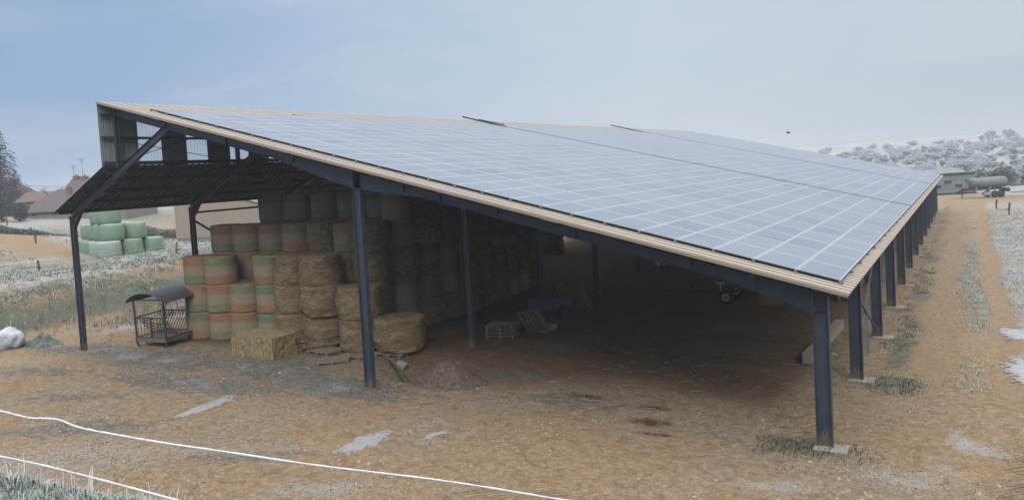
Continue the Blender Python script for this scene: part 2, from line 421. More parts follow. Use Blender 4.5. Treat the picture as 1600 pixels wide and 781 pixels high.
    frost = np.maximum(frost, out * (.50 + .06 * S((Y - 240) / 80) + .5 * (n2 - .5))); green = np.maximum(green, .2 * S((Y - 240) / 80)); green = np.maximum(green, out * .5)
    # under the roof: darker earth, no frost, less grass
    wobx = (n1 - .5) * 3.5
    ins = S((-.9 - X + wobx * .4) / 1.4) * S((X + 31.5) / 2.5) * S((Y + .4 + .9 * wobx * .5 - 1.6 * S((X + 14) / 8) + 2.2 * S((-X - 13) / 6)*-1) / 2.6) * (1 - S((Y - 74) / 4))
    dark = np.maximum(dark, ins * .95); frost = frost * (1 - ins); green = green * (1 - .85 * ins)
    for cx, cy, rx, ry in ((-4.6, 8.8, 1.6, .9), (-5.4, 12.5, 1.6, 1.2), (-4.0, 6.3, 1.4, .5), (-11, 7.2, .9, .5), (-11, 9, .8, .5), (-6.5, 3.6, 1.7, .6), (-8, 2.4, 1.5, .5)):
        clay = np.maximum(clay, .65 * blob(cx, cy, rx, ry))
    for cx, cy, rx, ry in ((-4.6, .2, 1.0, .5), (-4.9, 1.3, .9, .35), (-8.6, 6.8, .4, .3), (-4.2, -.6, 1.0, .25), (-7.2, 1.6, 1.2, .4)):
        wet = np.maximum(wet, .62 * blob(cx, cy, rx, ry))
    # right hand verge, ruts
    wv = (fbm(X * 0, Y, 9, 2, 31) - .5) * .5
    wv2 = wv + (n3 - .5) * .7; rr = np.maximum(np.exp(-((X - 1.85 - wv2) / .68) ** 2), np.exp(-((X - 3.75 - wv2) / .42) ** 2))
    side = S((X - .1) / .5) * S((Y - 4.5 + X * .5) / 5) * (1 - S((Y - 84) / 12))
    g = side * (1 - rr)
    strip = S((X - .1) / .4) * (1 - S((X - 1.6) / .5)) * S((Y + 2) / 2)
    green = np.maximum(green, g * (.42 + .9 * (n1 - .5))); frost = np.maximum(frost, g * np.where(X > 4.2, .60, np.where(X > 2.3, .46, .30)) * (.75 + .9 * (n1 - .45)))
    green = np.maximum(green, strip * .5 * S((n1 - .45) / .2) * (1 - rr))
    frost = np.maximum(frost, .55 * blob(2.6, 1.4, 1.3, 3.4) * S((n3 - .38) / .22)); frost = np.maximum(frost, .46 * blob(1.6, -1.2, 1.5, .9)); frost = np.maximum(frost, .48 * blob(-.8, -2.6, 1.3, .6, .4))
    for cx, cy in ((-.2, -.1), (.6, 5.6), (.5, 11.6), (.5, 17.6), (-1.2, .1), (1, 6.4)):
        green = np.maximum(green, .62 * blob(cx, cy, .9, .55)); frost = np.maximum(frost, .3 * blob(cx, cy, 1.2, .8))
    clay = np.maximum(clay, side * rr * .55)
    # near bank
    nb = bank_near(X, Y); nn = S((nb - .35) / .6); green = np.maximum(green, nn * .75); frost = np.maximum(frost, nn * .5)
    tread = S((X - 2.9 + (Y + 1) * -.12) / .9) * S((4.5 - Y) / 4) * S((Y + 5) / 2) * (.35 + .65 * S((n3 - .35) / .2))
    tread = np.maximum(tread, .5 * blob(-5.5, -5.2, 1.6, .35, .3))
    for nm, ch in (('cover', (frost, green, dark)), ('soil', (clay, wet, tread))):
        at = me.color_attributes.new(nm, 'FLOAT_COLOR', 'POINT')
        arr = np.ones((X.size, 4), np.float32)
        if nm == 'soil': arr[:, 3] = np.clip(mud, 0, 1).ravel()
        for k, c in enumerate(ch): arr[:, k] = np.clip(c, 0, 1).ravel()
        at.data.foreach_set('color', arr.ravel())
    # ---- material
    t = NT('earth, frost and grass'); w = t.coord('World')
    def attr(nm):
        n = t.node('ShaderNodeAttribute'); n.attribute_name = nm; s_ = t.node('ShaderNodeSeparateColor'); t.link(n.outputs['Color'], s_.inputs[0]); return s_.outputs
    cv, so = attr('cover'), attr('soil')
    na = t.noise(w, .55, 6, .6); nb_ = t.noise(w, 4.5, 8, .68); nc = t.noise(w, 22, 6, .65); nd = t.noise(w, 75, 3, .6)
    flat = t.noise(t.map(w, (1, 1.6, 1), (0, 0, .5)), 1.6, 7, .68, .4)
    nbig = t.noise(w, .23, 4, .6, .5); clod = t.voro(w, 9.0)
    mixn_ = t.math('ADD', t.math('ADD', t.math('MULTIPLY', nb_, .34), t.math('MULTIPLY', nc, .36)), t.math('MULTIPLY', nd, .30))
    dirt_o = t.ramp(mixn_, [(.36, (.18, .115, .066)), (.50, (.41, .28, .165)), (.64, (.60, .46, .31))])
    dirt_g = t.ramp(mixn_, [(.36, (.165, .12, .08)), (.50, (.375, .29, .20)), (.64, (.58, .49, .38))])
    dirt = t.mix(t.step(t.math('ADD', nbig, t.math('MULTIPLY', t.math('SUBTRACT', nb_, .5), .5)), .42, .60), dirt_o, dirt_g)
    dirt = t.mix(t.math('MULTIPLY', t.step(flat, .50, .64), .5), dirt, (.19, .12, .068))
    dirt = t.mix(t.math('MULTIPLY', t.step(clod, .42, .62), .2), dirt, (.12, .075, .042))  # crevice shade between clods put into the soil colour
    peb = t.voro(w, 17); dirt = t.mix(t.math('MULTIPLY', t.step(peb, .26, .12), t.step(nb_, .42, .62)), dirt, (.56, .46, .33))
    cl = t.ramp(nc, [(.3, (.25, .165, .095)), (.7, (.45, .33, .215))])
    dirt = t.mix(t.math('MULTIPLY', so[0], .8), dirt, cl)
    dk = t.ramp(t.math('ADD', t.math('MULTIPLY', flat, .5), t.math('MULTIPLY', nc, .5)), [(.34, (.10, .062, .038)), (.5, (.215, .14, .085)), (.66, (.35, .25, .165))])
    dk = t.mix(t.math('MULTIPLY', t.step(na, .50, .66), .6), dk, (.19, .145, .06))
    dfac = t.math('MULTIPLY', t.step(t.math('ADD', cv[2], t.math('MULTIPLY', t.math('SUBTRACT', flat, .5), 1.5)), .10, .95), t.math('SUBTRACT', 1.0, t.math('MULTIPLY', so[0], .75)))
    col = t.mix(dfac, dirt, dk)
    col = t.mix(t.step(t.math('ADD', so[1], t.math('MULTIPLY', t.math('SUBTRACT', nb_, .5), 1.1)), .32, .66), col, (.105, .046, .034))
    gr = t.ramp(nc, [(.3, (.085, .095, .065)), (.6, (.17, .185, .135)), (.8, (.29, .31, .26))])
    mud = t.ramp(mixn_, [(.38, (.08, .074, .06)), (.5, (.185, .17, .14)), (.61, (.36, .345, .305))])
    an = t.node('ShaderNodeAttribute'); an.attribute_name = 'soil'
    col = t.mix(t.step(t.math('ADD', an.outputs['Alpha'], t.math('MULTIPLY', t.math('SUBTRACT', flat, .5), 1.7)), .22, .72), col, mud)
    col = t.mix(t.step(t.math('ADD', cv[1], t.math('MULTIPLY', t.math('SUBTRACT', nb_, .5), 1.6)), .34, .62), col, gr)
    fsum = t.math('ADD', cv[0], t.math('ADD', t.math('MULTIPLY', t.math('SUBTRACT', flat, .5), 1.15), t.math('MULTIPLY', t.math('SUBTRACT', nc, .5), .9)))
    fleck = t.step(t.math('ADD', t.math('ADD', t.math('MULTIPLY', nd, .6), t.math('MULTIPLY', nc, .4)), t.math('MULTIPLY', cv[0], .20)), .575, .625)
    ff = t.math('MAXIMUM', t.math('MULTIPLY', t.step(fsum, .36, .85), .85), t.math('MULTIPLY', fleck, t.step(t.math('ADD', cv[0], t.math('MULTIPLY', t.math('SUBTRACT', flat, .5), 1.3)), .20, .50)))
    frc = t.ramp(nd, [(.3, (.36, .38, .375)), (.7, (.62, .64, .645))])
    col = t.mix(t.math('MULTIPLY', ff, .86), col, frc)
    # tyre tread pressed into the mud
    wav = t.node('ShaderNodeTexWave'); wav.wave_type = 'BANDS'; wav.bands_direction = 'Y'; wav.inputs['Scale'].default_value = 1.7; wav.inputs['Distortion'].default_value = 1.2; wav.inputs['Detail'].default_value = 2; wav.inputs['Detail Scale'].default_value = 2
    sx = t.node('ShaderNodeSeparateXYZ'); t.link(w, sx.inputs[0])
    cx = t.node('ShaderNodeCombineXYZ'); t.link(sx.outputs[0], cx.inputs[0])
    t.link(t.math('ADD', sx.outputs[1], t.math('MULTIPLY', t.math('ABSOLUTE', t.math('SUBTRACT', sx.outputs[0], 3.85)), .9)), cx.inputs[1]); t.link(cx.outputs[0], wav.inputs['Vector'])
    tr = t.math('MULTIPLY', wav.outputs['Fac'], so[2])
    hgt = t.math('ADD', t.math('ADD', t.math('MULTIPLY', nb_, .9), t.math('MULTIPLY', nc, .45)), t.math('ADD', t.math('MULTIPLY', tr, 1.2), t.math('MULTIPLY', t.step(peb, .3, .05), .12)))
    nrm = t.bump(nd, .35, .02, t.bump(hgt, .95, .14))
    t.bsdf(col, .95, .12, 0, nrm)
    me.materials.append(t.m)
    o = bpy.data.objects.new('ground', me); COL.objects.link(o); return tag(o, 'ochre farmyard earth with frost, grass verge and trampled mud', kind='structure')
build_ground()

# frozen puddles: irregular thin sheets that follow the ground
def mk_ice():
    t = NT('white ice'); w = t.coord('World')
    f = t.noise(w, 2.2, 6, .6, .6); c = t.ramp(f, [(.3, (.28, .275, .27)), (.55, (.40, .40, .405)), (.75, (.33, .31, .285))])
    g = t.noise(w, 9, 5); c = t.mix(t.step(g, .54, .66), c, (.36, .27, .18))
    b = t.bsdf(c, .45, .4, 0, t.bump(g, .4, .03))
    a = t.node('ShaderNodeAttribute'); a.attribute_name = 'edge'; rag = t.math('ADD', t.math('MULTIPLY', t.noise(w, 6, 7, .7), 1.5), t.math('MULTIPLY', t.noise(w, 30, 4, .7), .6))
    tp = t.node('ShaderNodeBsdfTransparent'); mx = t.node('ShaderNodeMixShader'); t.link(t.step(t.math('SUBTRACT', rag, a.outputs['Fac']), .12, .42), mx.inputs[0]); t.link(tp.outputs[0], mx.inputs[1]); t.link(b.outputs[0], mx.inputs[2]); t.link(mx.outputs[0], t.out.inputs['Surface']); return t.m
M['ice'] = mk_ice()
def puddle(cx, cy, rx, ry, a=0, wob=.35, seed=0, label=None):
    m = MB(); n = 110; rings = 4; r = random.Random(seed); ph = [r.uniform(0, 6.28) for _ in range(6)]
    pts = [(cx, cy)]
    for k in range(1, rings + 1):
        for i in range(n):
            th = 2 * PI * i / n; q = 1 + wob * (.5 * math.sin(2 * th + ph[0]) + .35 * math.sin(3 * th + ph[1]) + .25 * math.sin(5 * th + ph[2]) + .22 * math.sin(9 * th + ph[3]) + .16 * math.sin(15 * th + ph[4]) + .6 * mnoise.noise(Vector((math.cos(th) * 5, math.sin(th) * 5, seed * 3.3))))
            u, v = rx * q * math.cos(th) * k / rings, ry * q * math.sin(th) * k / rings
            pts.append((cx + u * math.cos(a) - v * math.sin(a), cy + u * math.sin(a) + v * math.cos(a)))
    P = np.array(pts); hz = height(P[:, 0], P[:, 1]); base = float(np.mean(hz))
    for i, p in enumerate(pts):
        edge = 1 if i > (rings - 1) * n else 0
        m.v.append((p[0], p[1], max(hz[i] + .012, .3 * hz[i] + .7 * base + .012) - .03 * edge))
    for i in range(n): m.f.append((0, 1 + i, 1 + (i + 1) % n)); m.m.append(0)
    for k in range(rings - 1):
        for i in range(n): m.f.append((1 + k * n + i, 1 + (k + 1) * n + i, 1 + (k + 1) * n + (i + 1) % n, 1 + k * n + (i + 1) % n)); m.m.append(0)
    o = m.build('frozen_puddle', M['ice'], None, True); at_ = o.data.color_attributes.new('edge', 'FLOAT_COLOR', 'POINT')
    for i_ in range(len(pts)): kk_ = 0 if i_ == 0 else (1 + (i_ - 1) // n) / rings; at_.data[i_].color = (kk_, kk_, kk_, 1)
    tag(o, label, 'puddle', 'frozen puddles', 'structure'); return o
puddle(-18.1, -3.4, 1.35, .46, 1.62, .30, 1, 'small frozen puddle in the earth before the square bale')
puddle(-10.98, -4.0, 1.25, .50, 1.35, .32, 2, 'white frozen puddle in the front yard beyond the rope')
puddle(-9.55, -2.8, .38, .24, 1.3, .4, 3, 'tiny white frozen patch beside the larger front puddle')
puddle(4.55, 13.9, .95, 1.5, .25, .24, 4, 'narrow frozen puddle in the outer wheel rut')
puddle(4.75, 8.5, 1.25, 3.0, .05, .2, 5, 'wide frozen puddle at the right edge of the track')

# ------------------------------------------------------------------ the barn
XR, ZR, XE, ZE, Y0, Y1 = -27.595, 10.655, .506, 3.728, -.6, 75.6
SL = (ZR - ZE) / (XE - XR); ANG = math.atan(SL)
def roofz(x): return ZE + (XE - x) * SL
DV = Vector((math.cos(ANG), 0, -math.sin(ANG))); NV = Vector((math.sin(ANG), 0, math.cos(ANG)))
BAY = 6.0; NB = 13; YB = [i * BAY for i in range(NB)]; YB[-1] = 72.0
barn = empty('barn', (-14.28, 0, 0), 'long open-sided anthracite steel barn with solar panels covering its sloping roof', 'barn')

def rib_profile(y0, y1, pitch=.333, hgt=.05):
    ys = []; y = y0
    while y < y1 - 1e-6:
        for dy, z in ((0, 0), (.15, 0), (.175, hgt), (.275, hgt), (.30, 0)):
            if y + dy < y1: ys.append((y + dy, z))
        y += pitch
    ys.append((y1, 0)); return ys
def ribbed(name, A, B, nrm, y0, y1, mat, th=.012, hgt=.05, parent=barn):
    """sheet between the lines through A and B (x,z), ribs running from A to B"""
    m = MB(); pr = rib_profile(y0, y1, .333, hgt); n = len(pr)
    for off in (0, -th):
        for (x, z) in (A, B):
            for y, q in pr: m.v.append((x + nrm.x * (q + off), y, z + nrm.z * (q + off)))
    for i in range(n - 1):
        m.f.append((i, n + i, n + i + 1, i + 1)); m.f.append((2 * n + i, 2 * n + i + 1, 3 * n + i + 1, 3 * n + i))
        m.f.append((i, i + 1, 2 * n + i + 1, 2 * n + i)); m.f.append((n + i, 3 * n + i, 3 * n + i + 1, n + i + 1))
        m.m += [1 if max(pr[i][1], pr[i + 1][1]) > .01 and pr[i][1] == pr[i + 1][1] else 0, 0, 0, 0]
    m.f += [(0, 2 * n, 3 * n, n), (n - 1, 2 * n - 1, 4 * n - 1, 3 * n - 1)]; m.m += [0, 0]
    return m.build(name, [mat, M['rib']], parent)
ribbed('roof_sheet', (XR, ZR), (XE, ZE), NV, Y0, Y1, M['roof'])
LA, LB = (-31.57, 6.20), (-27.50, 8.06); ls = (LB[1] - LA[1]) / (LB[0] - LA[0]); la = math.atan(ls)
ribbed('lean_to_roof', LA, LB, Vector((-math.sin(la), 0, math.cos(la))), Y0, Y1, M['roof'])
# gable edge trims
m = MB(); m.bar((XR, Y0 - .012, ZR + .0), (XE, Y0 - .012, ZE + .0), .02, .07, NV); m.build('verge_trim', M['roof'], barn)
# purlins under the main roof
npur = 17
for i in range(npur):
    s = .35 + i * (28.94 - .75) / (npur - 1); p = Vector((XR, 0, ZR)) + DV * s - NV * (.015 + .075)
    m = MB(); u = NV
    m.bar(p + Vector((0, Y0 + .22, 0)), p + Vector((0, Y1 - .2, 0)), .012, .15, u)
    for k, dx in ((1, .03), (-1, -.03)):
        q = p + NV * (k * .069) + DV * dx
        m.bar(q + Vector((0, Y0 + .22, 0)), q + Vector((0, Y1 - .2, 0)), .055, .008, u)
    m.build('purlin', M['steel'] if i % 5 else M['bolt'], barn)
for i in range(5):
    f = (.06, .28, .52, .76, .955)[i]; x = LA[0] + f * (LB[0] - LA[0]); z = LA[1] + f * (LB[1] - LA[1]) - .105
    m = MB(); m.bar((x, Y0 + .12, z), (x, Y1 - .2, z), .06, .16, (0, 0, 1)); m.build('lean_to_purlin', M['steel'], barn)
# frames
def tapered(pts, y, w=.16, tf=.016):
    m = MB()
    for (x0, t0, b0), (x1, t1, b1) in zip(pts[:-1], pts[1:]):
        vs = []
        for yy in (y - .006, y + .006): vs += [(x0, yy, b0 + tf), (x1, yy, b1 + tf), (x1, yy, t1 - tf), (x0, yy, t0 - tf)]
        m.add(vs, [(0, 1, 2, 3), (7, 6, 5, 4), (0, 4, 5, 1), (1, 5, 6, 2), (2, 6, 7, 3), (3, 7, 4, 0)])
        m.bar((x0, y, t0 - tf / 2), (x1, y, t1 - tf / 2), w, tf); m.bar((x0, y, b0 + tf / 2), (x1, y, b1 + tf / 2), w, tf)
    return m
OFF = .19
def rp(x, d): return (x, roofz(x) - OFF, roofz(x) - d)
for i, y in enumerate(YB):
    # columns: right, middle, left
    m = MB(); m.ibeam((-.18, y, .02), (-.18, y, roofz(-.18) - OFF - .30), .36, .19, (1, 0, 0), .017, .011)
    m.bar((-.36, y, roofz(-.18) - .64), (0, y, roofz(-.18) - .64), .18, .012)
    m.box((-.18, y, .012), (.42, .30, .02))
    for a in (-1, 1):
        for bz in (.14, .20, .26): m.box((-.18 + a * .05, y - .009, bz + .1), (.025, .02, .025), None, 1)
        for bx in (-.30, -.06): m.box((bx, y + a * .12, .035), (.03, .03, .05), None, 1)
    for bz in range(6): m.box((-.33, y - .085, roofz(-.18) - .62 + bz * .075), (.022, .02, .022), None, 1)
    m.ibeam((-.18, y, roofz(-.18) - OFF - .30), (-.18, y, roofz(-.18) - OFF), .36, .19, (1, 0, 0), .017, .011)
    m.build('column', [M['steel'], M['bolt']], barn)
    m = MB(); m.box((-.02 + random.uniform(-.05, .05), y - .05, .0), (.74, .60, .11)); m.build('footing', M['concrete'], barn)
    m = MB(); m.ibeam((-14.28, y, 0), (-14.28, y, roofz(-14.28) - .73), .33, .19, (1, 0, 0), .017, .011); m.box((-14.28, y, .012), (.42, .30, .02))
    m.bar((-14.28, y, roofz(-14.28) - .73), (-14.28, y, roofz(-14.28) - OFF - .02), .012, .3, (1, 0, 0)); m.build('column', M['steel'], barn)
    m = MB(); zl = -.15 if i < 2 else 0
    m.ibeam((-31.13, y, zl - .2), (-31.13, y, 6.02), .27, .17, (1, 0, 0), .016, .01); m.box((-31.13, y, zl + .01), (.36, .26, .02)); m.build('column', M['steel'], barn)
    # rafter with haunches
    pts = [rp(-27.45, .46), rp(-18.0, .46), rp(-16.6, .62), rp(-14.44, .76), rp(-14.12, .74), rp(-11.6, .47), rp(-2.6, .49), rp(-.36, .72)]
    m = tapered(pts, y)
    for xs in (-24.0, -20.5, -17.1, -12.3, -10.9, -8.9, -6.4, -3.2, -1.6): # stiffener plates
        m.bar((xs, y, roofz(xs) - .44), (xs, y, roofz(xs) - OFF - .02), .15, .012, (1, 0, 0))
    m.build('rafter', M['steel'], barn)
    m = MB(); o = .20 + .14; a = Vector((-31.2, y, LA[1] + ls * .37 - o)); b = Vector((-23.95, y, LA[1] + ls * 7.62 - o))
    m.ibeam(a, b, .28, .16, (0, 0, 1), .016, .01)
    m.add([(-31.0, y - .005, 5.5), (-31.0, y + .005, 5.5), (-30.2, y - .005, 6.42), (-30.2, y + .005, 6.42), (-31.0, y - .005, 6.05), (-31.0, y + .005, 6.05)],
          [(0, 2, 4), (1, 5, 3), (0, 1, 3, 2), (2, 3, 5, 4), (4, 5, 1, 0)])
    m.bar((-31.0, y, 5.5), (-30.2, y, 6.42), .16, .014)
    m.build('rake_beam', M['steel'], barn)
    m = MB(); m.ibeam((-27.32, y, 7.98), (-27.32, y, roofz(-27.32) - OFF - .02), .18, .14, (0, 1, 0), .012, .009); m.build('gable_post', M['steel'], barn)
# upper wall between the two roofs: opaque sheets with clear ones between
XW = -27.56
def wall_sheet(name, y0, y1, mat, pitch):
    m = MB(); ys = []; y = y0
    while y < y1 - 1e-6:
        for dy, q in ((0, 0), (pitch * .72, 0), (pitch * .78, .03), (pitch * .92, .03), (pitch * .98, 0)):
            if y + dy < y1: ys.append((y + dy, q))
        y += pitch
    ys.append((y1, 0)); n = len(ys); z0, z1 = 8.0, roofz(XW) - .02
    for off in (0, .006):
        for z in (z0, z1):
            for y, q in ys: m.v.append((XW - q - off, y, z))
    for i in range(n - 1):
        m.f.append((i, n + i, n + i + 1, i + 1)); m.f.append((2 * n + i, 2 * n + i + 1, 3 * n + i + 1, 3 * n + i))
        m.f.append((i, i + 1, 2 * n + i + 1, 2 * n + i)); m.f.append((n + i, 3 * n + i, 3 * n + i + 1, n + i + 1))
    m.f += [(0, 2 * n, 3 * n, n), (n - 1, 2 * n - 1, 4 * n - 1, 3 * n - 1)]; m.m = [0] * len(m.f)
    return m.build(name, mat, barn)
y = Y0; kk = 0
while y < Y1 - .5:
    w_op = 1.68 if kk == 0 else 1.26
    wall_sheet('wall_sheet', y, min(y + w_op, Y1), M['clad'], .28); y += w_op
    if y >= Y1 - .5: break
    w_cl = 1.08
    wall_sheet('clear_sheet', y + .002, min(y + w_cl, Y1) - .002, M['clear'], .15); y += w_cl; kk += 1
for z in (8.16, 9.22, 10.15):
    m = MB(); m.bar((-27.46, Y0 + .03, z), (-27.46, Y1 - .1, z), .09, .11 if z > 8.3 else .16); m.build('wall_rail', M['steel'], barn)
# bracing rods
def rod(a, b, r=.016): return MB().tube([a, b], r, 6).build('brace_rod', M['steel'], barn)
rod((-27.4, .1, 9.1), (-27.4, 5.9, 8.15)); rod((-27.4, .1, 8.2), (-27.4, 5.9, 9.9)); rod((-29.0, .1, 7.2), (-27.6, 5.9, 7.8)); rod((-27.6, .1, 7.75), (-30.6, 5.9, 6.4))
rod((-27.6, 6.1, 7.75), (-30.6, 11.9, 6.4)); rod((-30.6, 6.1, 6.4), (-27.6, 11.9, 7.75))
m = MB(); m.bar((-31.1, 6.2, 5.72), (-31.1, 11.8, 5.72), .1, .1); m.build('eave_rail', M['steel'], barn)
m = MB(); m.bar((-31.1, 6.1, 5.3), (-31.1, 8.6, 3.7), .09, .09); m.build('knee_brace', M['steel'], barn)
m = MB(); m.bar((-.18, 6.1, 2.7), (-.18, 11.9, .25), .05, .07); m.build('cross_brace', M['steel'], barn)
m = MB(); m.bar((-.24, 6.1, .4), (-.24, 11.9, 2.9), .05, .07); m.build('cross_brace', M['bolt'], barn)
m = MB(); m.bar((-.2, 9.1, .1), (-.2, 9.1, 1.5), .09, .06); m.build('brace_post', M['bolt'], barn)
# solar panels
PW, PH, TH = 1.806, 1.012, .045
def panel_mesh(m, s, y, hgt=.09):
    """panel with its low corner at slope distance s and length y"""
    O = Vector((XR, 0, ZR)) + NV * hgt
    def P(ds, dy, dn): v = O + DV * (s + ds) + NV * dn; return (v.x, y + dy, v.z)
    a, b, fr, frs = .008, PH - .008, .026, .022; c, d = .008, PW - .008
    o = [P(a, c, TH), P(b, c, TH), P(b, d, TH), P(a, d, TH)]; i_ = [P(a + frs, c + fr, TH), P(b - frs, c + fr, TH), P(b - frs, d - fr, TH), P(a + frs, d - fr, TH)]
    lo = [P(a, c, 0), P(b, c, 0), P(b, d, 0), P(a, d, 0)]
    m.add(o + i_, [(0, 1, 5, 4), (1, 2, 6, 5), (2, 3, 7, 6), (3, 0, 4, 7)], 1)
    m.add(i_, [(0, 1, 2, 3)], 0)
    m.add(o + lo, [(0, 4, 5, 1), (1, 5, 6, 2), (2, 6, 7, 3), (3, 7, 4, 0)], 2); m.add(lo, [(3, 2, 1, 0)], 2)
PM = [M['glass'], M['frame'], M['frame_side']]
S0 = 2.32; cells = []
for (ys_, n) in ((.31, 14), (25.95, 14), (51.65, 13)):
    for j in range(n):
        for r in range(26): cells.append((S0 + r * PH, ys_ + j * PW))
CAM = Vector((2.84, -18.61, 6.911))
def cdist(c): p = Vector((XR, 0, ZR)) + DV * c[0]; return (Vector((p.x, c[1], p.z)) - CAM).length
cells.sort(key=cdist)
m = MB(); panel_mesh(m, 0, 0); proto = m.build('solar_panel', PM, None)
for k, (s, y) in enumerate(cells[:100]):
    o = proto if k == 0 else proto.copy()
    if k: COL.objects.link(o)
    d = DV * s; o.parent = barn; o.location = Vector((d.x, y, d.z)) - Vector(barn.location)
m = MB()
for s, y in cells[100:]: panel_mesh(m, s, y)
tag(m.build('solar_array', PM, barn), kind='stuff')
clamps = []
for r in range(0, 27):      # short clamps along the low edge and gable edge
    p = Vector((XR, 0, ZR)) + DV * (S0 + r * PH) + NV * .09; clamps.append((p.x, .29, p.z))
for ys_, n in ((.31, 14), (25.95, 14), (51.65, 13)):
    for j in range(n + 1):
        p = Vector((XR, 0, ZR)) + DV * (S0 + 26 * PH + .03) + NV * .08; clamps.append((p.x, ys_ + j * PW, p.z))
cme = None
for p in clamps:
    if cme is None: o = MB().box((0, 0, 0), (.07, .05, .08)).build('clamp', M['bolt']); cme = o.data
    else: o = bpy.data.objects.new('clamp', cme); COL.objects.link(o)
    o.parent = barn; o.location = Vector(p) - Vector(barn.location)
def on(s, y, h=0): v = Vector((XR, 0, ZR)) + DV * s + NV * h; return (v.x, y, v.z)
for yy, L in ((25.75, 26), (51.5, 26)):
    MB().tube([on(.1, yy - .3, .28), on(.5, yy - .15, .24), on(1.6, yy, .2), on(2.4, yy, .17), on(3.6, yy, .12)], .05, 8).build('conduit', M['conduit'], barn)
    m = MB(); m.bar(on(2.3, yy, .10), on(28.5, yy, .10), .32, .03, NV); m.build('gap_shade_strip', M['gap_shade'], barn)  # added brown strip stands for bare sheet and shade in the gap
MB().tube([on(1.5, 25.4, .3), on(2.4, 25.5, .28), on(3.4, 25.8, .25)], .04, 6).build('conduit', M['conduit'], barn)
m = MB(); m.bar(on(1.9, 8.2, .09), on(2.5, 8.2, .12), .14, .05, NV); m.build('vent', M['conduit'], barn)

# ------------------------------------------------------------------ bales
def bale_mesh(name, mats, rad, hgt, seed, rough, shag, sag=0):
    r = random.Random(seed); m = MB(); n = 44; prof = [(0, .95), (.015, .985), (.05, 1.0)] + [(k / 12, 1.0) for k in range(1, 12)] + [(.95, 1.0), (.985, .98), (1, .94)]
    rows = []
    off = Vector((r.uniform(0, 99), r.uniform(0, 99), r.uniform(0, 99)))
    for t_, k in prof:
        row = []
        for i in range(n):
            th = 2 * PI * i / n; c, s_ = math.cos(th), math.sin(th)
            q = rough * (mnoise.noise(Vector((c * 1.3, s_ * 1.3, t_ * 2.2)) + off) + .8 * mnoise.noise(Vector((c * 2.5, s_ * 2.5, t_ * 9)) + off) + .5 * mnoise.noise(Vector((c * 7, s_ * 7, t_ * 12)) + off))
            R_ = rad * (k + q + sag * (.5 - abs(t_ - .42)) * .16); row.append(len(m.v)); m.v.append((R_ * c, R_ * s_, hgt * t_ + rough * .25 * mnoise.noise(Vector((c * 2, s_ * 2, 7)) + off) * (t_ > .9)))
        rows.append(row)
    for a, b in zip(rows[:-1], rows[1:]):
        for i in range(n): m.f.append((a[i], a[(i + 1) % n], b[(i + 1) % n], b[i])); m.m.append(0)
    for row, z, up in ((rows[0], 0, False), (rows[-1], hgt, True)):
        inner = []
        for i in range(n): v = m.v[row[i]]; inner.append(len(m.v)); m.v.append((v[0] * .5, v[1] * .5, z + (r.uniform(-.02, .035) if up else 0)))
        c = len(m.v); m.v.append((0, 0, z + (.015 if up else 0)))
        for i in range(n):
            j = (i + 1) % n
            m.f += [(row[i], row[j], inner[j], inner[i])[::1 if up else -1], (inner[i], inner[j], c)[::1 if up else -1]]; m.m += [0, 0]
    for _ in range(shag):          # loose straws standing out
        th = r.uniform(0, 2 * PI); t_ = r.choice([r.uniform(0, 1), r.uniform(.86, 1.0), 1.0]); z = hgt * t_; L = r.uniform(.05, .16)
        rr = rad * .97 if t_ < .99 else rad * math.sqrt(r.random()) * .98
        a = Vector((rr * math.cos(th), rr * math.sin(th), z)); tg = Vector((-math.sin(th), math.cos(th), 0)); nr = Vector((math.cos(th), math.sin(th), 0))
        d = (tg * r.uniform(-1, 1) + nr * r.uniform(.1, .6) + Vector((0, 0, r.uniform(-.7, .3) if t_ < .99 else r.uniform(0, .4)))).normalized()
        sd = d.cross(Vector((r.random(), r.random(), r.random()))).normalized() * .006
        m.add([a - sd, a + sd, a + d * L], [(0, 1, 2)], 1)
    o = m.build(name, mats, None, True); me = o.data; bpy.data.objects.remove(o); return me
BH, BR = 1.27, .76
BM = {}
for key in ('b_otg', 'b_gto', 'b_tto', 'b_grey'):
    BM[key] = [bale_mesh('net_bale', [M[key], M['straw']], BR, BH, 30 + k, .018, 90) for k in range(3)]
BM['hay'] = [bale_mesh('hay_bale', [M['hay'], M['straw']], .88, BH, 60 + k, .10, 1500, .7) for k in range(4)]
GB = 'round bales stacked on end under the roof'
bcount = 0
def bale(kind, x, y, z, label, s=1.0):
    global bcount; bcount += 1
    me = BM[kind][bcount % len(BM[kind])]
    o = bpy.data.objects.new('hay_bale', me); COL.objects.link(o)
    jit = .08 if kind == 'hay' else .03; s *= random.uniform(.93, 1.05) if kind == 'hay' else random.uniform(.98, 1.02); o.location = (x + random.uniform(-jit, jit), y + random.uniform(-jit, jit), z); o.rotation_euler.z = random.uniform(0, 6.28); o.scale = (s, s, 1)
    return tag(o, label, 'hay bale', GB)
ordn = ['first', 'second', 'third', 'fourth', 'fifth', 'sixth', 'seventh', 'eighth']
lev = ['bottom', 'second', 'third', 'fourth', 'fifth']
KW = {'b_otg': 'orange over green net', 'b_gto': 'green over orange net', 'b_tto': 'teal over orange net', 'b_grey': 'greyish green net', 'hay': 'bare brown hay'}
front = [(-27.98, 3.95, ['b_gto', 'b_otg', 'b_otg'], 0), (-26.68, 4.12, ['b_otg', 'b_otg', 'b_gto'], 0), (-25.50, 4.40, ['b_otg', 'b_gto'], 0), (-23.98, 4.65, ['b_tto', 'b_tto', 'b_gto'], 0)]
hfront = [(-22.2, 4.20, 3), (-20.45, 4.22, 3), (-18.25, 4.02, 2), (-16.62, 4.35, 1)]
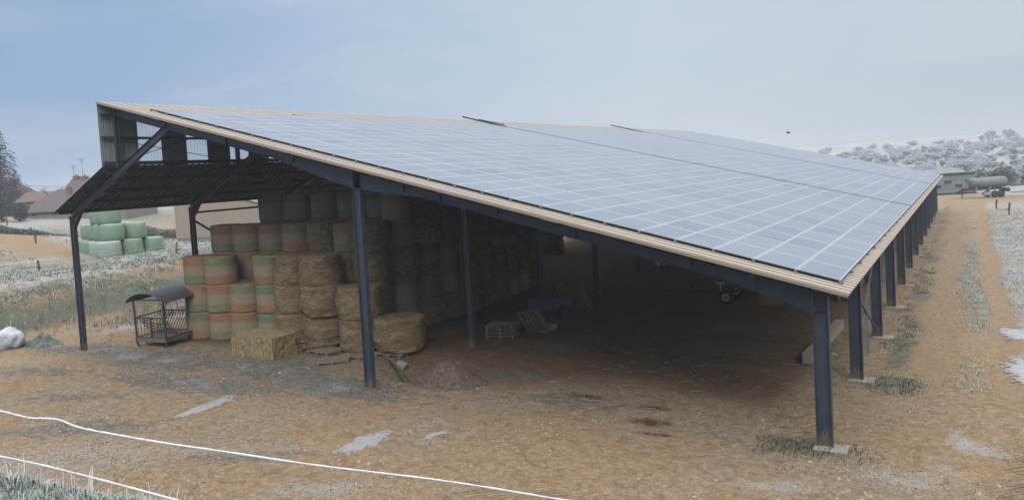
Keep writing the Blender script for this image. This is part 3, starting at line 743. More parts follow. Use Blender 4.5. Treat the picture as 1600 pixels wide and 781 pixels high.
for ci, (x, y, ks, z0) in enumerate(front):
    for li, k in enumerate(ks): bale(k, x, y, z0 + li * BH, f'{KW[k]} bale at {lev[li]} level of the {ordn[ci]} front column from the left')
for ci, (x, y, n) in enumerate(hfront):
    for li in range(n):
        lb = f'brown loose bale at {lev[li]} level of the {ordn[ci]} loose column right of netted bales'
        if n == 1: lb = 'single low unwrapped hay bale standing alone on a pallet right of the steel post'
        bale('hay', x, y, .15 + li * (BH - .03), lb, 1.12 if n == 1 else (1.05 if n == 2 else .97))
row2 = [(-28.45, 5.95, 'b_otg'), (-26.95, 6.0, 'b_otg'), (-25.4, 6.25, 'b_otg'), (-23.85, 6.3, 'b_gto'), (-22.2, 6.2, 'hay'), (-20.6, 6.2, 'b_otg'), (-19.35, 6.0, 'hay')]
for ci, (x, y, k) in enumerate(row2):
    for li in range(4):
        kk = k if li == 3 else (('b_gto' if ci == 2 else k) if li == 2 else 'hay')
        lb = f'{KW[kk]} bale at fourth level, {ordn[ci]} from the left, above front columns' if li == 3 else 'shadowed round bale deep in the stack behind the front columns'
        if ci == 2 and li == 2: lb = 'dark green and red netted bale glimpsed in the gap above the shortest netted column'
        bale(kk, x, y, li * BH + (.0 if k != 'hay' else .02), lb, 1 if kk != 'hay' else .93)
row3 = [(-29.0, 9.4, 'b_grey'), (-27.2, 9.5, 'b_grey'), (-25.2, 9.5, 'b_gto'), (-23.4, 9.5, 'b_otg'), (-21.6, 9.6, 'b_grey'), (-20.0, 9.3, 'hay')]
for ci, (x, y, k) in enumerate(row3):
    for li in range(5):
        lb = f'{KW[k]} bale on the topmost level, {ordn[ci]} from the left' if li == 4 else 'shadowed round bale deep in the stack behind the front columns'
        bale(k if li == 4 else 'hay', x, y, li * BH, lb, 1 if li == 4 else .9)
for ci in range(9):
    y = 7.9 + ci * 1.62; x = -19.25 - .16 * max(0, ci - 3)
    for li in range(5):
        bale(random.choice(['b_grey', 'hay', 'hay', 'b_grey', 'b_gto']), x, y, li * BH, 'dim round bale in the shaded side wall of the stack', .93)
# square bale
m = MB(); nx_, ny_, nz_ = 26, 14, 9; L_, W_, H_ = 2.5, 1.25, .93
def grid_face(m, o, u, v, nu, nv):
    base = len(m.v)
    for j in range(nv + 1):
        for i in range(nu + 1):
            p = Vector(o) + Vector(u) * (i / nu) + Vector(v) * (j / nv)
            e = .03 * mnoise.noise(p * 5) + .02 * mnoise.noise(p * 13); q = Vector((p.x * (1 + e), p.y * (1 + e * 1.6), p.z + e * .7 * (p.z > .05)))
            for ax_, lim in ((0, L_ / 2), (1, W_ / 2)):
                pass
            m.v.append(tuple(q))
    for j in range(nv):
        for i in range(nu): a = base + j * (nu + 1) + i; m.f.append((a, a + 1, a + nu + 2, a + nu + 1)); m.m.append(0)
a, b, c = L_ / 2, W_ / 2, H_
grid_face(m, (-a, -b, 0), (L_, 0, 0), (0, 0, c), nx_, nz_); grid_face(m, (a, b, 0), (-L_, 0, 0), (0, 0, c), nx_, nz_)
grid_face(m, (a, -b, 0), (0, W_, 0), (0, 0, c), ny_, nz_); grid_face(m, (-a, b, 0), (0, -W_, 0), (0, 0, c), ny_, nz_)
grid_face(m, (-a, -b, c), (L_, 0, 0), (0, W_, 0), nx_, ny_); grid_face(m, (-a, b, 0), (L_, 0, 0), (0, -W_, 0), nx_, ny_)
for _ in range(500):
    r = random; p = Vector((r.uniform(-a, a), r.choice([-b, b, r.uniform(-b, b)]), r.uniform(0, c)));
    if abs(p.y) < b - .01: p.z = c
    d = Vector((r.uniform(-1, 1), r.uniform(-.5, .5) + (math.copysign(.5, p.y) if abs(p.y) > b - .01 else 0), r.uniform(-.2, .5))).normalized() * r.uniform(.05, .13); sd = Vector((r.uniform(-1, 1), r.uniform(-1, 1), r.uniform(-1, 1))) * .005
    m.add([p - sd, p + sd, p + d], [(0, 1, 2)], 1)
o = m.build('square_bale', [M['square'], M['straw']], None, False); lone(o, (-21.98, 2.25, H(-21.98, 2.25) - .03), math.radians(-2))
tag(o, 'big rectangular straw bale lying on the ground before the round bales', 'straw bale')

# ------------------------------------------------------------------ pallets
def pallet_mesh(L=1.2, W=1.0):
    m = MB(); r = random.Random(3)
    for i in range(6): m.box((0, -W / 2 + .045 + i * (W - .09) / 5, .132), (L, .082, .022), Rz(r.uniform(-.008, .008)))
    for x in (-L / 2 + .05, 0, L / 2 - .05):
        m.box((x, 0, .11), (.09, W - .004, .02))
        for yy in (-W / 2 + .07, 0, W / 2 - .07): m.box((x, yy, .061), (.095, .13, .077))
    for yy in (-W / 2 + .07, 0, W / 2 - .07): m.box((0, yy, .011), (L - .006, .09, .022))
    o = m.build('pallet', M['wood']); me = o.data; bpy.data.objects.remove(o); return me
PMESH = pallet_mesh()
PGRP = 'wooden pallets'
def pallet(loc, rz=0, label='', rx=0, ry=0, mat=None):
    o = bpy.data.objects.new('pallet', PMESH); COL.objects.link(o); o.location = loc; o.rotation_euler = (rx, ry, rz)
    if mat: o.material_slots[0].link = 'OBJECT'; o.material_slots[0].material = mat
    return tag(o, label, 'pallet', PGRP)
pallet((-18.15, 2.25, H(-18.15, 2.25) + .0), math.radians(40), 'loose pallet lying flat on the frosty earth in front of the hay columns', ry=math.radians(-1))
for x, y, nm in ((-22.2, 4.0, 'first loose hay column'), (-20.6, 4.0, 'second loose hay column'), (-18.35, 3.95, 'third, two bale high hay column')):
    pallet((x, y - .1, .003), math.radians(random.uniform(-6, 6)), f'pallet pressed under the {nm}')
for x, y, nm in ((-21.3, 3.45, 'between the first and second loose hay columns'), (-19.55, 3.3, 'before the gap beside the two bale high column'), (-17.75, 3.2, 'behind the foot of the steel post')):
    pallet((x, y, .002), math.radians(random.uniform(-5, 5)), f'pallet lying flat on the ground {nm}')
pallet((-16.5, 3.9, .002), math.radians(4), 'pallet under the single low hay bale')
for k in range(4): pallet((-13.95 + random.uniform(-.04, .04), 7.85 + random.uniform(-.04, .04), .001 + k * .147), math.radians(15 + random.uniform(-3, 3)), f'{["bottom", "second", "third", "top"][k]} pallet of the low stack beside the second middle post')
pallet((-13.25, 9.15, .42), math.radians(-35), 'pallet propped askew behind the low pallet stack', ry=math.radians(33))
for k in range(9): pallet((-13.95 + random.uniform(-.05, .05), 14.3 + random.uniform(-.05, .05), .001 + k * .147), math.radians(12 + random.uniform(-3, 3)), f'{["lowest", "second", "third", "fourth", "fifth", "sixth", "seventh", "eighth", "topmost"][k]} pallet of the tall dark stack beyond the tipping trailer')
pallet((-13.05, 13.85, .55), math.radians(15), 'pallet leaning steeply against the tall dark pallet stack', ry=math.radians(68))
for st, (x, y) in enumerate(((-1.6, 25.2), (-2.0, 19.6))):
    for k in range(12 if st == 0 else 8):
        pallet((x + random.uniform(-.04, .04), y + random.uniform(-.04, .04), .001 + k * .147), PI / 2 + random.uniform(-.04, .04), 'grey pallet of the ' + ('higher' if st == 0 else 'lower') + ' stack just behind the eave columns', mat=M['grey_wood'])

# ------------------------------------------------------------------ hay feeder
fd = empty('hay_feeder', (-29.35, 1.42, 0), 'dark roofed hay feeder cage standing beside the netted bales', 'hay feeder')
FW, FD, FH = 1.74, 1.62, 2.12
fr_ = math.radians(9); B = Vector(fd.location)
def L2W(p): return tuple(Rz(fr_) @ Rx(math.radians(1.5)) @ Vector(p) + B)
def fpart(m, name, mat): 
    m.v = [L2W(v) for v in m.v]; return m.build(name, mat, fd)
legs = [(0, 0), (FW, 0), (FW, FD), (0, FD)]
for i, (x, y) in enumerate(legs):
    m = MB(); sgn = 1 if x == 0 else -1; m.tube([(x, y, FH), (x, y, .18), (x + .04 * sgn, y, .06), (x + .14 * sgn, y, .03)], .044, 8); fpart(m, 'leg', M['feeder'])
m = MB()
for z in (FH, 1.32, .42): 
    for k in range(4):
        (x0, y0), (x1, y1) = legs[k], legs[(k + 1) % 4]
        if z == 1.32 and k in (1, ): continue
        m.tube([(x0, y0, z), (x1, y1, z)], .032, 6)
fpart(m, 'rail', M['feeder'])
m = MB()
for (x0, y0), (x1, y1) in ((legs[0], legs[1]), (legs[1], legs[2]), (legs[2], legs[3]), (legs[3], legs[0])):
    m.bar((x0, y0, .33), (x1, y1, .33), .05, .20)
m.box((FW / 2, FD / 2, .40), (FW - .08, FD - .08, .03)); fpart(m, 'trough', M['feeder_sill'])
m = MB()
for y, s in ((.08, 1), (FD - .08, -1)):                # V shaped hay rack, two slanted grids
    for k in range(11):
        x = .1 + k * (FW - .2) / 10; m.tube([(x, y, 1.30), (x + .05, FD / 2 - s * .12, .45)], .019, 5)
for k in range(9): m.tube([(.1 + k * (FW - .2) / 8, .02, 1.30), (.1 + k * (FW - .2) / 8, .02, .45)], .014, 5)
for y in (.3, FD - .3): m.tube([(.06, y, 1.0), (FW - .06, y, 1.0)], .014, 5)
m.bar((FW * .5, .05, 1.3), (FW * .5, .05, .42), .1, .04)
fpart(m, 'rack', M['feeder'])
m = MB(); n = 14; ov = .24
for off in (0, .02):
    for y in (-ov, FD + ov):
        for k in range(n + 1):
            a = PI * (.12 + .76 * k / n); m.v.append((FW / 2 - (FW / 2 + .24) / math.cos(PI * .12) * math.cos(a), y, FH - .10 + (.42) * (math.sin(a) - math.sin(PI * .12)) / (1 - math.sin(PI * .12)) + off))
w_ = n + 1
for k in range(n):
    for o_, fl in ((0, -1), (2 * w_, 1)): m.f.append((o_ + k, o_ + k + 1, o_ + w_ + k + 1, o_ + w_ + k)[::fl])
    for a_ in (0, w_): m.f.append((a_ + k, a_ + k + 1, 2 * w_ + a_ + k + 1, 2 * w_ + a_ + k))
m.m = [0] * len(m.f); fpart(m, 'roof', M['feeder_roof'])
m = MB()
for y in (0, FD): m.tube([(0, y, FH), (FW * .25, y, FH + .18), (FW * .5, y, FH + .26), (FW * .75, y, FH + .18), (FW, y, FH)], .02, 6); 
m.tube([(FW, 0, FH - .5), (FW - .02, .35, FH)], .018, 5); m.tube([(FW * .85, 0, FH + .05), (FW, 0, FH - .4)], .018, 5)
fpart(m, 'arch', M['feeder'])

# ------------------------------------------------------------------ small things under the roof
def wheel(m_parent, c, axis, r, w, rim=True, name='wheel'):
    m = MB(); ax_ = Vector(axis).normalized()
    m.tube([Vector(c) - ax_ * w / 2, Vector(c) - ax_ * w * .3, Vector(c) + ax_ * w * .3, Vector(c) + ax_ * w / 2], [r * .88, r, r, r * .88], 24)
    o = m.build(name, M['black'], m_parent)
    if rim:
        m = MB(); m.tube([Vector(c) - ax_ * (w / 2 + .015), Vector(c) + ax_ * (w / 2 + .015)], r * .62, 20); q = m.build('rim', M['rim'] if rim is True else rim, o)
        m = MB(); m.tube([Vector(c) - ax_ * (w / 2 + .03), Vector(c) + ax_ * (w / 2 + .03)], r * .2, 10); m2 = m.build('hub', M['dark_metal'], o)
    return o
tl = empty('tipping_trailer', (-14.1, 12.4, 0), 'small blue grey box trailer with red drawbar beside the pallets', 'trailer')
def TW(p, a=math.radians(-22)): return tuple(Rz(a) @ Vector(p) + Vector((-14.1, 12.4, 0)))
m = MB(); m.box((0, -.85, .68), (1.05, .04, .5)); m.v = [TW(v) for v in m.v]; m.build('front_panel', M['trailer'], tl)
for s in (-1, 1):
    m = MB(); m.box((s * .53, 0, .66), (.04, 1.66, .42)); m.v = [TW(v) for v in m.v]; m.build('side_panel', M['trailer'], tl)
m = MB(); m.box((0, 0, .43), (1.0, 1.66, .05)); m.v = [TW(v) for v in m.v]; m.build('bed', M['dark_metal'], tl)
m = MB(); m.bar((-.4, -.8, .36), (.4, -.8, .36), .07, .07); m.bar((-.4, -.8, .36), (-.4, .8, .36), .07, .07); m.bar((.4, -.8, .36), (.4, .8, .36), .07, .07)
m.bar((-.36, -.84, .35), (0, -1.5, .32), .06, .06); m.bar((.36, -.84, .35), (0, -1.5, .32), .06, .06); m.bar((0, -1.45, .32), (0, -1.95, .3), .06, .06); m.bar((0, -1.8, .3), (0, -1.8, .0), .05, .05); m.v = [TW(v) for v in m.v]; m.build('drawbar', M['red'], tl)
for s in (-1, 1): wheel(tl, TW((s * .66, .25, .3)), Rz(math.radians(-22)) @ Vector((1, 0, 0)), .3, .18, M['dark_metal'])
m = MB(); m.box((-12.75, 9.75, .13), (.62, .3, .26), Rz(.1)); tag(m.build('concrete_block', M['concrete']), 'pale concrete block lying on the barn floor near the trailer', 'block')
m = MB(); m.box((-12.95, 9.25, .05), (.75, .3, .1), Rz(.25)); tag(m.build('stone_slab', M['concrete']), 'flat stone slab on the floor in front of the concrete block', 'slab')
ut = empty('flatbed_trailer', (-7.6, 18.2, 0), 'black low trailer with steel rimmed wheel in the dark bay', 'trailer')
m = MB(); m.box((-8.0, 18.2, .55), (2.6, 1.5, .08)); m.bar((-9.2, 18.2, .5), (-10.4, 18.2, .42), .08, .08); m.build('bed', M['dark_metal'], ut)
m = MB(); m.box((-6.72, 18.2, .82), (.06, 1.5, .46)); m.build('tailboard', M['dark_metal'], ut)
m = MB(); m.box((-7.5, 17.42, .96), (.42, .03, .13)); m.bar((-7.5, 17.44, .6), (-7.5, 17.44, .95), .04, .03); m.build('number_plate', M['white'], ut)
m = MB(); m.bar((-8.9, 17.43, .9), (-6.9, 17.43, .9), .04, .05); m.bar((-8.9, 17.43, .6), (-8.9, 17.43, .9), .04, .04); m.bar((-6.9, 17.43, .6), (-6.9, 17.43, .9), .04, .04); m.build('side_rail', M['dark_metal'], ut)
for yy in (17.25, 19.15): wheel(ut, (-7.2, yy, .33), (0, 1, 0), .33, .2)
def heap(name, cx, cy, rx, ry, h, mat, label, cat, seed=0, n=40):
    m = MB(); rg = 12; off = Vector((seed * 3.1, 7, 2))
    m.v.append((cx, cy, H(cx, cy) + h))
    for k in range(1, rg + 1):
        for i in range(n):
            th = 2 * PI * i / n; q = k / rg; w_ = 1 + .22 * mnoise.noise(Vector((math.cos(th) * 1.5, math.sin(th) * 1.5, 0)) + off)
            x = cx + rx * q * w_ * math.cos(th); y = cy + ry * q * w_ * math.sin(th)
            z = h * (math.exp(-q * q * 2.6) - .074) / .926 + (.10 * mnoise.noise(Vector((x * 3, y * 3, 1)) + off) + .08 * mnoise.noise(Vector((x * 9, y * 9, 1)) + off)) * h * 1.6 * (1 - q * .7)
            m.v.append((x, y, H(x, y) + (z if k < rg else -.05)))
    for i in range(n): m.f.append((0, 1 + i, 1 + (i + 1) % n)); m.m.append(0)
    for k in range(rg - 1):
        for i in range(n): m.f.append((1 + k * n + i, 1 + (k + 1) * n + i, 1 + (k + 1) * n + (i + 1) % n, 1 + k * n + (i + 1) % n)); m.m.append(0)
    if name == 'dung_heap':
        r = random.Random(5)
        for _ in range(900):
            q = math.sqrt(r.random()); th = r.uniform(0, 2 * PI); x = cx + rx * q * math.cos(th); y = cy + ry * q * math.sin(th); z = H(x, y) + h * max(0, (math.exp(-q * q * 2.6) - .074) / .926)
            d = Vector((r.uniform(-1, 1), r.uniform(-1, 1), r.uniform(0, .6))).normalized() * r.uniform(.08, .22); sd = Vector((r.uniform(-1, 1), r.uniform(-1, 1), 0)) * .007; p = Vector((x, y, z))
            m.add([p - sd, p + sd, p + d], [(0, 1, 2)], 1)
    o = m.build(name, [mat, M['straw']], None, True); return tag(o, label, cat)
heap('soil_heap', -5.6, 18.1, .95, .75, .55, M['clay'], 'small orange soil heap at the edge of the dark bay', 'soil heap', 3)
heap('dung_heap', -12.15, 1.5, 1.45, 1.0, .72, M['dung'], 'brown heap of dung and straw in front of the middle bay', 'dung heap', 4)
# planks leaning at the middle post, stone
for k, (x, y, dx) in enumerate(((-14.0, .75, .35), (-13.85, .8, .5))):
    m = MB(); m.bar((x + dx, y + .25, .0), (x - .12, y - .52 + .35, 1.0 - .1 * k), .10, .035, (1, 0, .3)); tag(m.build('plank', M['dark_wood']), ['mossy plank leaning against the middle post, nearer one', 'mossy plank leaning behind the other at the middle post'][k], 'plank', 'planks leaning at the post')
m = MB(); m.ico((-14.95, 2.35, .10), .34, 1, .55, .16); tag(m.build('stone', M['block'], None, False), 'grey stone lump on the ground by the single hay bale', 'stone')
# beam on the floor by the eave
m = MB(); m.bar((-1.83, 7.3, .20), (-1.62, 13.1, .20), .32, .33); o = m.build('timber_beam', M['beam']); tag(o, 'long squared timber beam lying inside the eave columns', 'beam')
m = MB(); m.box((-1.38, 8.6, .05), (.5, .3, .12), Rz(.3)); tag(m.build('stone_slab', M['concrete']), 'flat stone half under the long timber beam', 'slab')
m = MB(); r = random.Random(4)
for k in range(5): m.ico((-14.7 + r.uniform(-.35, .35), 29.2 + r.uniform(-.2, .2), .12 + r.uniform(0, .12)), r.uniform(.12, .22), 1, .6, .3)
tag(m.build('plastic_scrap', M['white']), 'crumpled white plastic scrap far back in the dark', 'scrap')
# black wrapped bales beyond the stack
def film_mesh(name, mat, rad, h, seed):
    m = MB(); n = 32; prof = [(0, .86), (.03, .94), (.10, .99), (.3, 1.015), (.5, 1.02), (.7, 1.01), (.9, .985), (.97, .94), (1.0, .86)]; off = Vector((seed * 5.3, 1, 2)); rows = []
    for t_, k in prof:
        row = []
        for i in range(n):
            th = 2 * PI * i / n; q = .02 * mnoise.noise(Vector((math.cos(th) * 2, math.sin(th) * 2, t_ * 3)) + off)
            row.append(len(m.v)); m.v.append((rad * (k + q) * math.cos(th), rad * (k + q) * math.sin(th), h * t_))
        rows.append(row)
    for a, b in zip(rows[:-1], rows[1:]):
        for i in range(n): m.f.append((a[i], a[(i + 1) % n], b[(i + 1) % n], b[i])); m.m.append(0)
    for row, z, up in ((rows[0], 0, 0), (rows[-1], h + .02, 1)):
        c = len(m.v); m.v.append((0, 0, z))
        for i in range(n): m.f.append((row[i], row[(i + 1) % n], c)[::1 if up else -1]); m.m.append(0)
    o = m.build(name, mat, None, True); me = o.data; bpy.data.objects.remove(o); return me
WM = [film_mesh('wrapped_bale', M['wrap'], .84, 1.24, k) for k in range(3)]; WP = [film_mesh('wrapped_bale', M['wrap_pale'], .84, 1.24, 9)]; WB = [film_mesh('wrapped_bale', M['wrap_black'], .8, 1.25, k) for k in range(2)]
def wbale(me, x, y, z, label, grp):
    o = bpy.data.objects.new('wrapped_bale', me); COL.objects.link(o); o.location = (x, y, z); o.rotation_euler = (0, 0, random.uniform(0, 6)); s = random.uniform(.97, 1.03); o.scale = (s, s, random.uniform(.97, 1.02))
    return tag(o, label, 'wrapped bale', grp)
for i in range(3):
    for li in range(2):
        wbale(WB[(i + li) % 2], -28.9 + i * 1.42, 34.4 + i * .55, H(-28.9, 34.4) - .02 + li * 1.24, f'black wrapped bale, {"upper" if li else "lower"}, {ordn[i]} from the left, seen past the stack', 'black wrapped bales beyond the stack')
# pale green wrapped bales on the upper field
GG = 'green wrapped bales piled on the upper field'
gx, gy = -50.75, 13.15
def gz(i, j): return H(gx - j * 1.72, gy + i * 1.75) - .06
gname = ['nearest the leaning post', 'second', 'third']
for j in range(4):
    for i in range(3):
        if j > 0 and i == 2: continue
        lb = f'green wrapped bale in the bottom layer, {ordn[i]} along the front face' if j == 0 else (f'green wrapped bale in the bottom layer, {ordn[j]} back along the left side' if i == 0 else 'green wrapped bale hidden inside the bottom layer')
        wbale(WP[0] if (j, i) in ((0, 0), (1, 0)) else WM[(i + j) % 3], gx - j * 1.62 - .1 * i, gy + i * 1.75 + j * .45, min(gz(0, 0), gz(i, j)), lb, GG)
z1 = gz(0, 0) + 1.21
for j in range(4):
    for i in range(2):
        lb = f'green wrapped bale in the middle layer, {ordn[i]} along the front face' if j == 0 else (f'green wrapped bale in the middle layer, {ordn[j]} back along the left side' if i == 0 else 'green wrapped bale at the back of the middle layer')
        wbale(WM[(i + j + 1) % 3], gx - .35 - j * 1.60, gy + .55 + i * 1.72 + j * .45, z1, lb, GG)
for j in range(2): wbale(WM[j], gx - 1.3 - j * 1.6, gy + .95 + j * .45, z1 + 1.21, ['front', 'rear'][j] + ' green wrapped bale on top of the pile under the eave', GG)

# white bag and tarp at the foot of the bank
def lump(name, c, r, mat, label, cat, seed, amp=.16, fr=2.2, parent=None):
    import bmesh
    bm = bmesh.new(); bmesh.ops.create_icosphere(bm, subdivisions=4, radius=1); off = Vector((seed, 2.2, 3.3)); m = MB()
    for v in bm.verts:
        p = v.co; q = 1 + amp * mnoise.noise(p * fr + off) + amp * .35 * abs(mnoise.noise(p * fr * 3 + off))
        z = p.z * q * r[2]; m.v.append((c[0] + p.x * q * r[0], c[1] + p.y * q * r[1], c[2] + max(z, -r[2] * .62)))
    m.f = [tuple(v.index for v in f.verts) for f in bm.faces]; m.m = [0] * len(m.f); bm.free()
    return tag(m.build(name, mat, parent, True), label, cat)
lump('white_bag', (-35.75, -.85, .36), (.70, .56, .60), M['bag'], 'full white bag slumped on the ground at the foot of the bank', 'bag', 4, .20, 1.8)
m = MB(); r = random.Random(8); nn = 26
for j in range(nn + 1):
    for i in range(nn + 1):
        u, v = i / nn * 2 - 1, j / nn * 2 - 1; x = -34.75 + u * .85; y = .05 + v * .6; e = max(abs(u), abs(v))
        zz = H(x, y) + (.04 + .36 * abs(mnoise.noise(Vector((x * 2.4, y * 2.0, 3)))) + .22 * abs(mnoise.noise(Vector((x * 6, y * 5, 9)))) + .2 * (1 - u * u)) * (1 - e ** 4) - .02 * (e > .97)
        m.v.append((x + .1 * mnoise.noise(Vector((x * 3, y * 3, 5))), y, zz))
for j in range(nn):
    for i in range(nn): a = j * (nn + 1) + i; m.f.append((a, a + 1, a + nn + 2, a + nn + 1)); m.m.append(0)
tag(m.build('tarp', M['tarp']), 'crumpled green grey tarp on the ground beside the white bag', 'tarp')

# ------------------------------------------------------------------ ropes with frost, in front
def rope(pts, label, seed):
    # smooth curve with frost fuzz
    P = [Vector(p) for p in pts]; out = []
    for i in range(len(P) - 1):
        p0, p1, p2, p3 = P[max(i - 1, 0)], P[i], P[i + 1], P[min(i + 2, len(P) - 1)]
        for k in range(14):
            t_ = k / 14; out.append(.5 * ((2 * p1) + (p2 - p0) * t_ + (2 * p0 - 5 * p1 + 4 * p2 - p3) * t_ ** 2 + (3 * p1 - p0 - 3 * p2 + p3) * t_ ** 3))
    out.append(P[-1]); r = random.Random(seed)
    m = MB(); m.tube(out, [.0088 + r.uniform(-.0022, .0022) for _ in out], 8)
    for _ in range(1500):
        i = r.randrange(len(out) - 1); p = out[i].lerp(out[i + 1], r.random()); d = Vector((r.uniform(-.5, .5), r.uniform(-.5, .5), r.uniform(-1, 1))).normalized() * r.uniform(.010, .019); sd = Vector((r.uniform(-1, 1), r.uniform(-1, 1), r.uniform(-1, 1))) * .003
        m.add([p - sd, p + sd, p + d], [(0, 1, 2)])
    return tag(m.build('fence_rope', M['rope'], None, True), label, 'rope', 'frosted fence ropes')
rope([(-4.03, -15.84, 5.33), (-3.77, -15.69, 5.25), (-3.57, -15.57, 5.18), (-3.49, -15.52, 5.17), (-3.37, -15.45, 5.15), (-3.23, -15.37, 5.08), (-2.95, -15.21, 5.0), (-2.62, -15.01, 4.91), (-2.31, -14.83, 4.84), (-1.61, -14.41, 4.67), (-.74, -13.9, 4.49), (.12, -13.39, 4.27), (.9, -12.92, 4.08)], 'upper frost covered white rope crossing the yard view', 1)
rope([(-4.4, -16.08, 5.02), (-3.86, -15.76, 4.91), (-3.35, -15.46, 4.75), (-2.53, -14.98, 4.44), (-1.8, -14.55, 4.16)], 'lower frost covered white rope above the frosty grass', 2)

# ------------------------------------------------------------------ grass, weeds, stones, straw
def blades(name, pts, mat, lab, hmin, hmax, lean=.5, w=.008, seed=0, seg=True):
    """pts: (x,y) array"""
    g = np.random.default_rng(seed); n = len(pts); x, y = pts[:, 0], pts[:, 1]; z = height(x, y) - .01
    hh = g.uniform(hmin, hmax, n); an = g.uniform(0, 2 * PI, n); ln = g.uniform(.15, 1, n) * lean * hh
    dx, dy = np.cos(an) * ln, np.sin(an) * ln; ww = w * g.uniform(.6, 1.5, n); pa = an + PI / 2 + g.uniform(-.6, .6, n); px, py = np.cos(pa) * ww, np.sin(pa) * ww
    V = np.empty((n, 5, 3)); V[:, 0] = np.stack([x - px, y - py, z], -1); V[:, 1] = np.stack([x + px, y + py, z], -1)
    V[:, 2] = np.stack([x + dx * .4 + px * .8, y + dy * .4 + py * .8, z + hh * .62], -1); V[:, 3] = np.stack([x + dx * .4 - px * .8, y + dy * .4 - py * .8, z + hh * .62], -1)
    V[:, 4] = np.stack([x + dx, y + dy, z + hh * (1 - .25 * lean)], -1)
    base = (np.arange(n) * 5)[:, None]
    loops = np.concatenate([base + np.array([[0, 1, 2, 3]]), base + np.array([[3, 2, 4]])], 1).ravel().astype(np.int32)
    me = bpy.data.meshes.new(name); me.vertices.add(n * 5); me.vertices.foreach_set('co', V.ravel()); me.loops.add(len(loops)); me.loops.foreach_set('vertex_index', loops)
    st = np.stack([np.arange(n) * 7, np.arange(n) * 7 + 4], 1).ravel().astype(np.int32); me.polygons.add(2 * n); me.polygons.foreach_set('loop_start', st)
    me.update(calc_edges=True); me.validate(); me.materials.append(mat); o = bpy.data.objects.new(name, me); COL.objects.link(o); return tag(o, lab, name.replace('_', ' '), kind='stuff')
def clumped(x0, x1, y0, y1, nclump, per, spread, keep, seed):
    g = np.random.default_rng(seed); cx = g.uniform(x0, x1, nclump); cy = g.uniform(y0, y1, nclump); k = keep(cx, cy); cx, cy = cx[k], cy[k]
    x = np.repeat(cx, per) + g.normal(0, spread, len(cx) * per); y = np.repeat(cy, per) + g.normal(0, spread, len(cx) * per); return np.stack([x, y], -1)
def keep_bank(x, y):
    b, f = zmask(x, y); return (b > .08) & (fbm(x, y, 3.2, 4, 41) + .30 * b > .60 + .0 * x) & (vnoise(x * 1.7, y * 1.7, 77) > .35)
p1 = clumped(-50, -36.2, -6, 24, 5200, 9, .12, keep_bank, 1)
blades('bank_grass', p1, M['grass'], 'frosted grass tufts over the bank', .06, .22, .9, .012, 2)
p2 = clumped(-75, -46, -4, 34, 2600, 8, .16, lambda x, y: (zmask(x, y)[0] > .8) & (np.abs(y - 14 + (x + 60) * .3) > 2.4), 3)
blades('field_grass', p2, M['grass'], 'white frosted grass on the upper field', .06, .2, .8, .018, 4)
p3 = np.concatenate([clumped(.1, 1.5, -1.5, 60, 700, 10, .16, lambda x, y: vnoise(x * 1.3, y * .6, 5) > .62, 5), clumped(2.3, 3.4, 3, 60, 900, 9, .20, lambda x, y: vnoise(x * 1.3, y * .6, 6) > .5, 6), clumped(4.2, 9, 5, 75, 3800, 9, .12, lambda x, y: (vnoise(x, y, 7) > .25) & ~((x < 6.0) & (y < 17)), 7)])
pw_ = np.concatenate([clumped(-1.7, .7, -.7, .25, 70, 11, .17, lambda x, y: x > -9, 8), clumped(.2, 1.5, 4.8, 6.6, 70, 10, .18, lambda x, y: x > -9, 9), clumped(.1, 1.1, 10, 40, 160, 14, .12, lambda x, y: vnoise(x, y * .5, 4) > .45, 39), clumped(-2.6, -.8, 5.5, 13, 40, 12, .10, lambda x, y: vnoise(x, y, 4) > .4, 40)])
blades('column_weeds', pw_, M['green_weed'], 'dark green weeds with frosty tips at the feet of the eave columns', .05, .17, 1.0, .008, 41)
blades('verge_grass', p3, M['grass'], 'frosted grass along the eave columns and track', .035, .13, 1.0, .008, 10)
def keep_near(x, y): dx, dy = x + 4.88, y + 15.23; n = dx * EY - dy * EX; s = dx * EX + dy * EY; return (n > -1.0) & (s > -3.5) & (s < 3.2)
p4 = clumped(-9, 0, -19, -12.5, 4200, 22, .05, keep_near, 11)
blades('near_grass', p4, M['grass'], 'frosted green grass on the near bank in the lower corner', .05, .15, 1.2, .0032, 12)
g = np.random.default_rng(13); s_ = g.uniform(-2.8, 2.6, 420); n_ = g.normal(-.1, .18, 420)
p5 = np.stack([-4.88 + s_ * EX + n_ * EY, -15.23 + s_ * EY - n_ * EX], -1)
blades('frosted_stems', p5, M['weed'], 'white frosted stems along the edge of the near bank', .12, .34, .6, .0032, 14)
p6 = np.concatenate([clumped(-37.5, -34.5, 3.5, 9.5, 80, 12, .14, lambda x, y: x < 0, 15), clumped(-44, -40.5, 9, 18, 60, 12, .16, lambda x, y: x < 0, 16), clumped(-40, -36, -3, 10, 80, 9, .12, lambda x, y: x < 0, 17)])
blades('dry_weeds', p6, M['dry_grass'], 'dry frosted weeds on the bank behind the feeder', .15, .55, .7, .010, 18)
